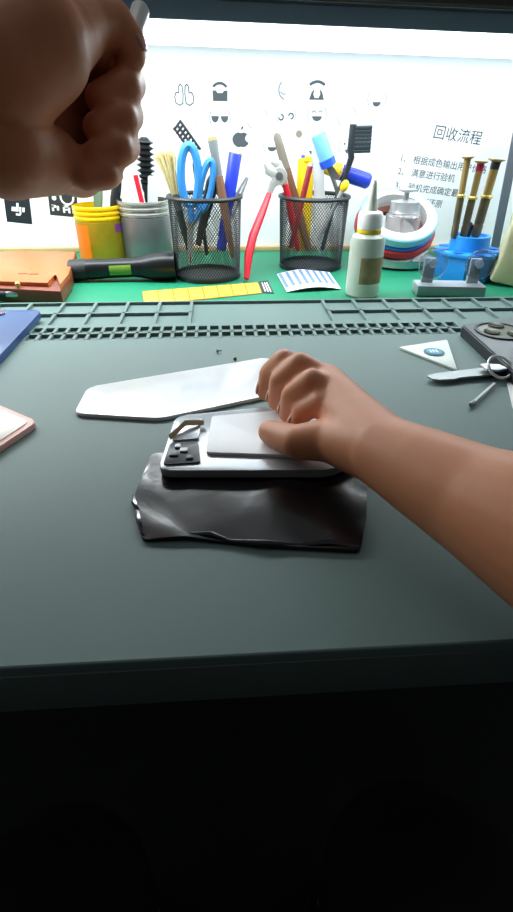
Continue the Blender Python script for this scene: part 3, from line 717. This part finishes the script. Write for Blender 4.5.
for v in mb.bm.verts:
    if v.co.z > .004: v.co += Vector((math.sin(v.co.z * 90 + v.co.y * 60), math.cos(v.co.z * 70), .4 * math.sin(v.co.x * 120))) * .0012
obj('wrap', mb, mat('cream cloth', (188, 184, 146), .7, var=.1), t, smooth=60)

# ------------------------------------------------------------------ orange box at the left
zt = .024
P1 = lambda px, py, z=zt: atz(px, py, T + z)
tl, tr = P1(21, 251), P1(76, 252); fr = P1(60, 287); fl_ = P1(-36, 282)
t = thing('orange_case', 'flat orange brown case with two slots lying at the left', 'case', (tl.x, tl.y, T + .0005))
o3 = Vector((tl.x, tl.y, T + .0005)); rel2 = lambda p: ((p - o3).x, (p - o3).y)
n1, n2 = P1(54, 275), P1(48, 283)
outline = [rel2(tl), rel2(P1(-50, 262)), rel2(fl_), rel2(fr), rel2(tr)]
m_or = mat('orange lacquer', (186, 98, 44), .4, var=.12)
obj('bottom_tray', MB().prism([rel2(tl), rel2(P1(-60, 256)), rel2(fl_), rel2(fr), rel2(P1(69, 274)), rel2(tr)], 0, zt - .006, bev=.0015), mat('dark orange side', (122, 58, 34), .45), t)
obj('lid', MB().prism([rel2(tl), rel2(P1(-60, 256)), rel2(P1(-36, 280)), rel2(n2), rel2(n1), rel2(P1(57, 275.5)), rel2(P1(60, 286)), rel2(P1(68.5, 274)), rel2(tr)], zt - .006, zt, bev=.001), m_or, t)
mb = MB()
for px, py in ((23, 274), (34, 274.5)):
    c = P1(px, py) - o3; mb.box((c.x, c.y, zt + .0002), (.013, .004, .0006), M=None)
obj('slot', mb, mat('red slot', (150, 40, 20), .5), t)
for px, py in ((10, 275), (47, 274), (30, 270), (29, 280)):
    c = P1(px, py) - o3; obj('stud', MB().ball((c.x, c.y, zt), .0016, sc_=(1, 1, .5), u=10, v=6), m_dsteel, t)
# black handled clamp in front of the case
A = atz(-8, 303, T + .0); B = atz(27, 301, T)
A.z = B.z = T + .0105; M, L = frame(A, B); s = sc(B)
t = thing('clamp', 'small silver clamp with a black handle in front of the orange case', 'clamp', M=M)
obj('handle', MB().tube([(0, 0, -.03), (0, 0, L - 18 * s)], [3.6 * s, 3.2 * s], 10), m_black, t)
obj('jaw', MB().tube([(0, 0, L - 19 * s), (0, 0, L - 12 * s), (0, 0, L - 6 * s), (0, 0, L)], [2.4 * s, 3.4 * s, 5 * s, 3 * s], 10, flat=.8), m_steel, t)
obj('screw', MB().tube([(-9 * s, 0, L - 5 * s), (7 * s, 0, L - 5 * s)], 1.9 * s, 8).ball((-9 * s, 0, L - 5 * s), 2.8 * s), mat('brass screw', (206, 176, 110), .3, .8), t)

# ------------------------------------------------------------------ phones and cards on the repair mat
def slab(pixels, z0, z1, r=.008, n=5):
    """rounded polygon through pixel corners on the plane z1, as local outline with its centre"""
    P = [atz(a, b_, z1) for a, b_ in pixels]; c = sum(P, Vector()) / len(P); out = []
    m = len(P)
    for i in range(m):
        p, a, d = P[i], P[i - 1], P[(i + 1) % m]
        u, v = (a - p).normalized(), (d - p).normalized()
        rr = min(r, (a - p).length * .45, (d - p).length * .45)
        for k in range(n + 1):
            f = k / n; q_ = p + u * rr * (1 - f) ** 2 + v * rr * f ** 2
            out.append((q_.x - c.x, q_.y - c.y))
    return c, out
def slab_obj(name, label, cat, px, th, m, r=.008, mtop=None, bev=.0015, zb=G + .0003):
    c, out = slab(px, zb, zb + th, r)
    t = thing(name, label, cat, (c.x, c.y, zb))
    return t, c, out

th = .008
t, c, out = slab_obj('smartphone', 'dark blue smartphone lying face down at the left edge', 'phone', [(-70, 310), (42, 310), (-28, 385), (-150, 385)], th, None, .010)
obj('body', MB().prism(out, 0, th, bev=.0018), mat('blue phone back', (26, 66, 124), .35, .1, var=.35, scale=10, coat=.15), t)
cp = atz(0, 314, G + th) - Vector((c.x, c.y, G))
mb = MB(); mb.lathe([(.006, th), (.006, th + .0012), (.0005, th + .0012)], 18, M=Matrix.Translation((cp.x, cp.y, 0)))
obj('camera_lens', mb, mat('camera lens violet', (110, 50, 90), .15), t)

t, c, out = slab_obj('phone_case', 'white phone case with a pink rim at the left edge', 'phone case', [(-20, 396), (37, 420), (-45, 474), (-110, 440)], .006, None, .006)
obj('rim', MB().prism(out, 0, .005, bev=.0012), mat('pink rim', (228, 176, 164), .4), t)
obj('back', MB().prism([(a * .88, b_ * .88) for a, b_ in out], .0045, .006, bev=.0006), mat('pearl back', (240, 230, 218), .3, var=.1, scale=25), t)

t, c, out = slab_obj('smartphone', 'grey smartphone with a round camera bump in a black case at the right edge', 'phone', [(461, 324), (545, 312), (640, 372), (540, 395)], .012, None, .006)
obj('case', MB().prism(out, 0, .0105, bev=.001), mat('black phone case', (28, 33, 38), .5), t)
obj('back', MB().prism([(a * .97, b_ * .97) for a, b_ in out], .0105, .012, bev=.0006), mat('grey phone back', (84, 92, 98), .4), t)
cc = atz(500, 332, G + .012) - Vector((c.x, c.y, G + .0003)); s = sc(atz(500, 332, G))
Mc = Matrix.Translation((cc.x, cc.y, .012))
obj('camera_ring', MB().lathe([(23 * s, 0), (23 * s, .0018), (20.5 * s, .0022), (20 * s, .0012)], 40, M=Mc, cap1=False, cap0=False), m_black, t)
obj('camera_glass', MB().lathe([(20.5 * s, .0010), (.0005, .0012)], 40, M=Mc), mat('grey camera glass', (130, 134, 126), .15, var=.3, scale=60), t)
for dx, dy_ in ((2, 11), (9, -9), (-10, -3)):
    obj('camera_lens', MB().lathe([(7.4 * s, .001), (7.4 * s, .0026), (4 * s, .0022), (.0005, .002)], 20, M=Mc @ Matrix.Translation((dx * s, dy_ * s * 1.2, 0))), mat('lens glass', (60, 58, 52), .1), t)

# white triangular packet
c, out = slab([(399, 347.5), (447, 340), (457, 370)], G, G + .002, .002)
t = thing('paper_packet', 'white folded triangular packet with a blue oval emblem', 'packet', (c.x, c.y, G + .0003))
obj('sheet', MB().prism(out, 0, .0022, bev=.0006), mat('packet white', (214, 222, 214), .45, var=.06), t)
e = atz(434, 352.5, G + .0025) - Vector((c.x, c.y, 0)); s = sc(atz(434, 352, G))
obj('emblem_rim', MB().lathe([(10 * s, .0022), (10 * s, .0030), (.0005, .0030)], 28, M=Matrix.Translation((e.x, e.y, 0))), mat('emblem dark rim', (56, 92, 100), .4), t)
obj('emblem', MB().lathe([(7.8 * s, .003), (7.6 * s, .0036), (.0005, .0038)], 28, M=Matrix.Translation((e.x, e.y, 0))), mat('emblem blue', (44, 156, 190), .35, var=.4, scale=250), t)
mb = MB()
for k, (dx, w) in enumerate(((-3.4, 1.4), (-.6, 1.3), (2.4, 1.6))): mb.box((e.x + dx * s, e.y, .0039), (w * s, 7 * s, .0004))
obj('emblem_letters', mb, m_wht, t)

# folding knife with key ring
A = atz(428, 382, G); B = atz(494, 376, G); z = G + .004
A.z = B.z = z; M, L = frame(A, B, (0, 0, -1))
t = thing('pocket_knife', 'opened silver pocket knife with a black handle on the right of the mat', 'knife', M=M)
s = sc(A)
# local z runs along the blade, local x across it, local y down
mb = MB(); Mk = Matrix(((1, 0, 0, 0), (0, 0, -1, 0), (0, 1, 0, 0), (0, 0, 0, 1)))
def flatpoly(mb, pts, y0, y1):
    a = [mb.bm.verts.new((x * s, y0, z_ * s)) for x, z_ in pts]; b_ = [mb.bm.verts.new((x * s, y1, z_ * s)) for x, z_ in pts]
    mb.face(a); mb.face(b_[::-1])
    for i in range(len(a)): mb.face((a[i], b_[i], b_[(i + 1) % len(a)], a[(i + 1) % len(a)]))
flatpoly(mb, [(-3, 0), (-6, 3), (-8, 14), (-10, 40), (-11, 66), (6, 68), (6, 30), (8, 24), (7, 8), (4, 2)], -.0008, .0008)
obj('blade', mb, mat('brushed blade', (150, 158, 158), .35, .5), t)
obj('handle', MB().box((-2 * s, 0, 94 * s), (15 * s, .007, 56 * s), bev=.0015), m_black, t)
mb = MB(); flatpoly(mb, [(-8, 60), (-9, 66), (-4, 80), (7, 82), (9, 70), (4, 60)], -.0062, -.0042)
obj('bolster', mb, m_steel, t)
A = atz(494, 384, G + .003); B = atz(471, 405, G + .003); M, L = frame(A, B, (0, 0, -1))
t = thing('hex_key', 'thin steel screwdriver bit rod pointing away from the knife', 'tool', M=M)
obj('rod', MB().tube([(0, 0, 0), (0, 0, L * .92)], 1.7 * s, 8), m_steel, t)
obj('tip', MB().tube([(0, 0, L * .9), (0, 0, L)], [2.6 * s, 2.2 * s], 8), m_dsteel, t)
kc = atz(500, 367, G + .012); s = sc(kc)
Mr = Matrix.Translation(kc) @ rotz(math.radians(10)) @ Matrix.Rotation(math.radians(38), 4, 'X')
t = thing('key_ring', 'shiny silver split ring looped over the pocket knife', 'ring', M=Mr)
obj('ring', MB().tube([(12.5 * s * math.cos(2 * PI * k / 28), 12.5 * s * math.sin(2 * PI * k / 28), 0) for k in range(28)], 1.5 * s, 8, closed=True), mat('bright steel', (216, 220, 218), .35, .3), t)
c, out = slab([(507, 383), (530, 380), (540, 405), (513, 408)], G, G + .001, .001)
tag(obj('paper_scrap', MB().prism(out, 0, .0008), mat('paper scrap', (236, 238, 236), .6), loc=(c.x, c.y, G + .0003)), 'small white scrap of paper at the right edge under the knife', 'paper')
for px, py, a in ((217, 353, .3), (235, 361, 1.2)):
    p = atz(px, py, G)
    tag(obj('screw', MB().lathe([(.0018, 0), (.0018, .001), (.0007, .0012), (.0006, .005)], 8, M=rotz(a) @ Matrix.Rotation(PI / 2, 4, 'Y')), m_black, loc=(p.x, p.y, G + .002)),
        'tiny black screw on the mat, %s' % ('furthest from the white phone' if py < 358 else 'just beside the white phone panel'), 'screw', 'loose screws')

# ------------------------------------------------------------------ phone under repair
t, c, out = slab_obj('phone_back_panel', 'large white phone back panel lying on the mat at the middle', 'phone panel', [(74, 413), (88, 387), (268, 357), (312, 386), (160, 418)], .003, None, .007)
obj('panel', MB().prism(out, 0, .003, bev=.001), mat('glossy white panel', (238, 240, 242), .2, coat=.4), t)
zz = G + .0003
c, out = slab([(133, 500), (152, 455), (300, 447), (368, 470), (366, 520), (360, 551), (262, 546), (187, 538), (142, 540)], G, G + .002, .004)
mb = MB(); mb.prism(out, 0, .002)
bmesh.ops.triangulate(mb.bm, faces=[f for f in mb.bm.faces if len(f.verts) > 4])
bmesh.ops.subdivide_edges(mb.bm, edges=[e for e in mb.bm.edges if e.calc_length() > .012], cuts=4, use_grid_fill=True)
for v in mb.bm.verts:
    if v.co.z > .001:
        v.co.z += .0007 * (1 + math.sin(v.co.x * 130 + v.co.y * 70) * math.cos(v.co.y * 110)) 
t = thing('plastic_bag', 'glossy black plastic bag spread flat under the opened phone', 'bag', (c.x, c.y, G + .0003))
obj('film', mb, mat('black glossy film', (13, 10, 12), .22, coat=.3, bump=.25, scale=30), t, smooth=60)
# crumpled glossy folds on its edge
mb = MB()
for a, b_ in (((188, 537), (230, 544)), ((230, 544), (300, 548)), ((300, 548), (358, 550)), ((138, 512), (144, 538)), ((134, 498), (140, 516))):
    p, q_ = atz(*a, G) - Vector((c.x, c.y, G)), atz(*b_, G) - Vector((c.x, c.y, G))
    m_ = (p + q_) / 2 + Vector((random.uniform(-.002, .002), random.uniform(-.002, .002), .003))
    obj('folded_edge', MB().tube([p + Vector((0, 0, .002)), m_, q_ + Vector((0, 0, .002))], [.0010, .0018, .0010], 6), mat('black glossy fold', (30, 28, 32), .1, coat=1.0), t)

zp = G + .0045
c, out = slab([(158, 470), (176, 416), (320, 402), (372, 452), (330, 470)], zp, zp + .006, .008)
t = thing('opened_phone', 'opened phone chassis with silver shields and white battery on the black bag', 'phone', (c.x, c.y, zp))
loc_ = lambda px, py: atz(px, py, zp + .006) - Vector((c.x, c.y, zp))
obj('chassis', MB().prism(out, 0, .006, bev=.001), mat('silver frame', (168, 172, 176), .35, .5), t)
def plate(name, px, z0, z1, m, r=.002):
    c2, o2 = slab(px, zp, zp + z1, r)
    return obj(name, MB().prism([(a + c2.x - c.x, b_ + c2.y - c.y) for a, b_ in o2], z0, z1, bev=.0004), m, t)
plate('battery', [(206, 452), (212, 416), (306, 408), (340, 446), (300, 455)], .006, .0082, mat('white battery wrap', (236, 238, 240), .4))
plate('shield_plate', [(172, 440), (178, 420), (202, 418), (198, 438)], .006, .0078, mat('shield metal', (190, 196, 200), .3, .7))
plate('circuit_board', [(163, 464), (170, 443), (198, 441), (200, 462)], .006, .0072, mat('dark circuit board', (36, 48, 54), .4, var=.4, scale=300))
for k, (px, py) in enumerate(((174, 456), (184, 452), (190, 459), (178, 448))):
    p = loc_(px, py); obj('chip', MB().box((p.x, p.y, .0077), (.006 - k * .0007, .005, .0012), bev=.0002), m_dsteel if k % 2 else m_black, t)
pA, pB, pC = loc_(170, 441), loc_(186, 430), loc_(204, 426)
obj('flex_cable', MB().tube([pA + Vector((0, 0, .003)), pB + Vector((0, 0, .006)), pC + Vector((0, 0, .003))], .0022, 8, flat=.3), mat('amber flex', (206, 190, 150), .4), t)

# ------------------------------------------------------------------ person
def capsule_mesh(chains, voxel, smooth=6):
    mb = MB()
    for ch in chains:
        for (p, r), (q_, r2) in zip(ch[:-1], ch[1:]):
            p, q_ = Vector(p), Vector(q_); L = (q_ - p).length
            mb.ball(p, r, u=24, v=16); mb.ball(q_, r2, u=24, v=16)
            if L > 1e-4:
                Mf, _ = frame(p, q_, (.123, .97, .21))
                mb.lathe([(r, 0), (r2, L)], 24, M=Mf)
    me = bpy.data.meshes.new('tmp'); mb.bm.to_mesh(me); mb.bm.free()
    o = bpy.data.objects.new('tmp', me); C.objects.link(o)
    md = o.modifiers.new('r', 'REMESH'); md.mode = 'VOXEL'; md.voxel_size = voxel; md.use_smooth_shade = True
    ms = o.modifiers.new('s', 'SMOOTH'); ms.factor = .5; ms.iterations = smooth
    dg = bpy.context.evaluated_depsgraph_get(); dg.update()
    r = bpy.data.meshes.new_from_object(o.evaluated_get(dg))
    bpy.data.objects.remove(o); bpy.data.meshes.remove(me)
    return r

# right hand (on the phone) : pixels with heights above the mat
def H(px, py, h): return atz(px, py, G + h)
wr = H(384, 452, .040)
right = []
el = Vector((.225, .085, .812)); shR = Vector((.20, -.20, 1.03))
fa = H(474, 500, .044); fe = H(610, 566, .052)
right.append([(shR, .052), (shR.lerp(el, .5), .046), (el, .042), (fe, .0400), (fa, .0285), (wr.lerp(fa, .45), .0250), (wr, .0220)])
knk = [H(306, 374, .040), H(326, 382, .046), H(337, 397, .044), H(342, 414, .038)]
palmr = [.0125, .0135, .0135, .012]
for k_, r_ in zip(knk, palmr):
    right.append([(wr + (k_ - wr) * .08, .021), (wr.lerp(k_, .5), .0165), (k_, r_)])
# fingers: knuckle, middle joint, end joint, tip
right.append([(knk[0], .0112), (H(284, 362, .050), .0100), (H(270, 374, .036), .0090), (H(266, 392, .020), .0078)])
right.append([(knk[1], .0115), (H(300, 366, .054), .0102), (H(281, 381, .040), .0092), (H(277, 401, .021), .0080)])
right.append([(knk[2], .0110), (H(312, 382, .052), .0098), (H(293, 395, .038), .0088), (H(288, 413, .020), .0076)])
right.append([(knk[3], .0098), (H(322, 402, .044), .0086), (H(303, 411, .032), .0078), (H(297, 425, .019), .0068)])
right.append([(wr.lerp(H(330, 440, .028), .25), .0200), (H(330, 440, .030), .0150), (H(297, 442, .026), .0118), (H(270, 432, .020), .0088)])

# left fist, raised: pixels with depth from the lens plane
D_ = atd
wl = D_(-62, 100, .255); ell_ = Vector((-.31, .09, .86)); shL = Vector((-.20, -.20, 1.03))
left = []
left.append([(shL, .052), (shL.lerp(ell_, .5), .046), (ell_, .042), (ell_.lerp(wl, .4), .040), (ell_.lerp(wl, .8), .031), (wl, .028)])
kn = [D_(96, 78, .345), D_(100, 112, .345), D_(94, 145, .340), D_(80, 172, .332)]
for k_ in kn:
    left.append([(wl, .026), (wl.lerp(k_, .5), .021), (k_, .0155)])
# heel of the hand and ball of the thumb face the viewer
left.append([(wl, .028), (D_(5, 150, .262), .0235), (D_(48, 160, .288), .0185)])
left.append([(wl, .028), (D_(-2, 70, .245), .0295), (D_(34, 45, .250), .0270), (D_(62, 36, .265), .0190)])
left.append([(D_(84, 30, .285), .0150), (D_(98, 62, .315), .0125), (kn[0], .0125)])
left.append([(D_(62, 36, .265), .0190), (D_(84, 26, .283), .0150), (D_(112, 24, .296), .0128), (D_(128, 44, .300), .0108), (D_(132, 56, .300), .0082)])
# fingers: knuckle, middle joint (right silhouette), end joint, tip curled back into the palm
left.append([(kn[0], .0118), (D_(129, 84, .335), .0112), (D_(124, 88, .303), .0104), (D_(100, 98, .297), .0088)])
left.append([(kn[1], .0118), (D_(127, 115, .332), .0110), (D_(121, 120, .300), .0102), (D_(98, 128, .295), .0088)])
left.append([(kn[2], .0112), (D_(124, 146, .326), .0106), (D_(117, 150, .297), .0098), (D_(96, 156, .293), .0084)])
left.append([(kn[3], .0102), (D_(108, 172, .318), .0094), (D_(104, 174, .295), .0088), (D_(86, 178, .290), .0076)])

meR = capsule_mesh(right, .0022, 5); meL = capsule_mesh(left, .0020, 5)
V = Vector
torso = [[(V((0, -.34, .52)), .145), (V((0, -.33, .72)), .130), (V((0, -.31, .90)), .135), (V((0, -.28, .98)), .11)],
         [(V((-.10, -.28, 1.00)), .09), (V((.10, -.28, 1.00)), .09)],
         [(V((-.10, -.27, 1.01)), .075), (shL, .060)], [(V((.10, -.27, 1.01)), .075), (shR, .060)],
         [(V((0, -.28, 1.02)), .06), (V((0, -.26, 1.13)), .052)],
         [(V((0, -.235, 1.225)), .082), (V((0, -.215, 1.19)), .075), (V((0, -.195, 1.155)), .055)],
         [(V((0, -.135, 1.20)), .012), (V((0, -.128, 1.185)), .014)],
         [(V((-.085, -.235, 1.215)), .016), (V((-.088, -.24, 1.195)), .012)], [(V((.085, -.235, 1.215)), .016), (V((.088, -.24, 1.195)), .012)]]
for sx in (-1, 1):
    torso.append([(V((sx * .10, -.32, .53)), .095), (V((sx * .13, .10, .52)), .068), (V((sx * .13, .13, .49)), .062), (V((sx * .13, .12, .28)), .055), (V((sx * .13, .10, .07)), .040)])
    torso.append([(V((sx * .13, .10, .045)), .040), (V((sx * .14, .24, .035)), .034)])
meT = capsule_mesh(torso, .008, 4)
bm = bmesh.new()
for m_ in (meT, meR, meL): bm.from_mesh(m_)
# join arm and shoulder surfaces by keeping them in the one body mesh
person = bpy.data.meshes.new('person')
for f in bm.faces: f.smooth = True
bm.to_mesh(person); bm.free()
m_skin = mat('skin', (212, 138, 98), .5, var=.08, scale=60, bump=.08, sss=.06)
person.materials.append(m_skin)
po = bpy.data.objects.new('person', person); C.objects.link(po)
tag(po, 'seated person seen from their own chest, one fist raised, one hand on the phone', 'person')
# nails
def nail(p, axis, nrm, w=.0052, l=.0065):
    z_ = Vector(axis).normalized(); y_ = Vector(nrm); y_ = (y_ - z_ * y_.dot(z_)).normalized(); x_ = y_.cross(z_)
    M = Matrix((x_, y_, z_)).transposed().to_4x4(); M.translation = p
    mb = MB(); mb.ball((0, 0, 0), 1, sc_=(w, .0016, l), u=12, v=8, M=M)
    return obj('nail', mb, mat('fingernail', (206, 160, 146), .3), po)
for a, b_, r_ in ((H(270, 374, .036), H(266, 392, .020), .0075), (H(281, 381, .040), H(277, 401, .021), .0078), (H(293, 395, .038), H(288, 413, .020), .0074), (H(303, 411, .032), H(297, 425, .019), .0066)):
    ax = (b_ - a).normalized(); nr = Vector((-.6, .2, .7)); nr = (nr - ax * nr.dot(ax)).normalized()
    nail(a.lerp(b_, .85) + nr * r_ * .97, ax, nr)
a, b_ = D_(128, 44, .300), D_(132, 56, .300); ax = (b_ - a).normalized(); nr = (rt * .9 - fwd * .3); nr = (nr - ax * nr.dot(ax)).normalized()
nail(a.lerp(b_, .35) + nr * .0084, ax, nr, .0055, .0062)
# clothing as children
m_shirt = mat('black shirt', (22, 22, 26), .85, var=.2)
shirt = [[(V((0, -.34, .54)), .152), (V((0, -.33, .72)), .138), (V((0, -.31, .90)), .143), (V((0, -.285, .98)), .115)],
         [(V((-.10, -.28, 1.00)), .096), (V((.10, -.28, 1.00)), .096)],
         [(V((-.10, -.27, 1.01)), .083), (shL, .068), (shL.lerp(ell_, .45), .058)], [(V((.10, -.27, 1.01)), .083), (shR, .068), (shR.lerp(el, .45), .058)]]
ms_ = capsule_mesh(shirt, .009, 4); ms_.materials.append(m_shirt)
so = bpy.data.objects.new('shirt', ms_); C.objects.link(so); so.parent = po
trs = []
for sx in (-1, 1):
    trs.append([(V((0, -.34, .53)), .15), (V((sx * .10, -.32, .53)), .105), (V((sx * .13, .10, .52)), .078), (V((sx * .13, .13, .49)), .071), (V((sx * .13, .12, .28)), .064), (V((sx * .13, .10, .10)), .056)])
mt_ = capsule_mesh(trs, .009, 4); mt_.materials.append(mat('dark trousers', (26, 27, 32), .9, var=.2))
to = bpy.data.objects.new('trousers', mt_); C.objects.link(to); to.parent = po
hr = capsule_mesh([[(V((0, -.25, 1.25)), .084), (V((0, -.27, 1.21)), .082)]], .008, 4); hr.materials.append(mat('black hair', (18, 16, 16), .7))
ho = bpy.data.objects.new('hair', hr); C.objects.link(ho); ho.parent = po
for sx in (-1, 1):
    mb = MB(); mb.ball((sx * .03, -.152, 1.215), .011, u=12, v=8); obj('eye', mb, m_white, po)
    mb = MB(); mb.prism(rrect(.085, .26, .035, cx=sx * .135, cy=.15), .0, .022, bev=.004).ball((sx * .135, .10, .045), .05, sc_=(.9, 1.3, .9)).ball((sx * .138, .20, .035), .045, sc_=(.9, 1.6, .75))
    obj('shoe', mb, m_black, po)
mb = MB(); mb.tube([(-.025, -.142, 1.155), (0, -.138, 1.152), (.025, -.142, 1.155)], .004, 6); obj('mouth', mb, mat('lips', (150, 90, 80), .5), po)
st = thing('stool', 'round black stool under the seated person', 'stool', (0, -.34, 0))
obj('seat', MB().lathe([(.15, .325), (.17, .335), (.17, .355), (.15, .365), (.0005, .365)], 32), m_black, st)
obj('pole', MB().lathe([(.022, .03), (.022, .33)], 16), m_dsteel, st)
obj('base', MB().lathe([(.2, 0), (.2, .012), (.03, .035), (.0005, .036)], 32), m_dsteel, st)

# tool in the raised fist
A = D_(87, 186, .300); B = D_(141, 8, .330)
M, L = frame(A, B); s = sc(A)
t = thing('screwdriver', 'dark green handled screwdriver gripped in the raised fist', 'screwdriver', M=M)
obj('handle', MB().lathe([(.004, 0), (.0075, .003), (.0085, .02), (.007, L * .55), (.0055, L * .8)], 14), mat('dark green handle', (28, 48, 46), .4), t)
obj('end_cap', MB().lathe([(.0058, L * .79), (.0060, L - .002), (.005, L), (.0005, L)], 14), mat('pale end cap', (226, 226, 222), .35), t)

# ------------------------------------------------------------------ camera, world
cd = bpy.data.cameras.new('camera'); cd.sensor_fit = 'AUTO'; cd.sensor_width = 36; cd.lens = F / 912 * 36
cd.clip_start = .01
co = bpy.data.objects.new('camera', cd); C.objects.link(co)
Mc = Matrix((rt, up, -fwd)).transposed().to_4x4(); Mc.translation = CAM
co.matrix_world = Mc
scene.camera = co
w = bpy.data.worlds.new('world'); scene.world = w; w.use_nodes = True
w.node_tree.nodes['Background'].inputs[0].default_value = (.85, .92, 1, 1)
w.node_tree.nodes['Background'].inputs[1].default_value = .09
scene.view_settings.view_transform = 'Standard'
scene.view_settings.look = 'None'
scene.view_settings.exposure = 0.0
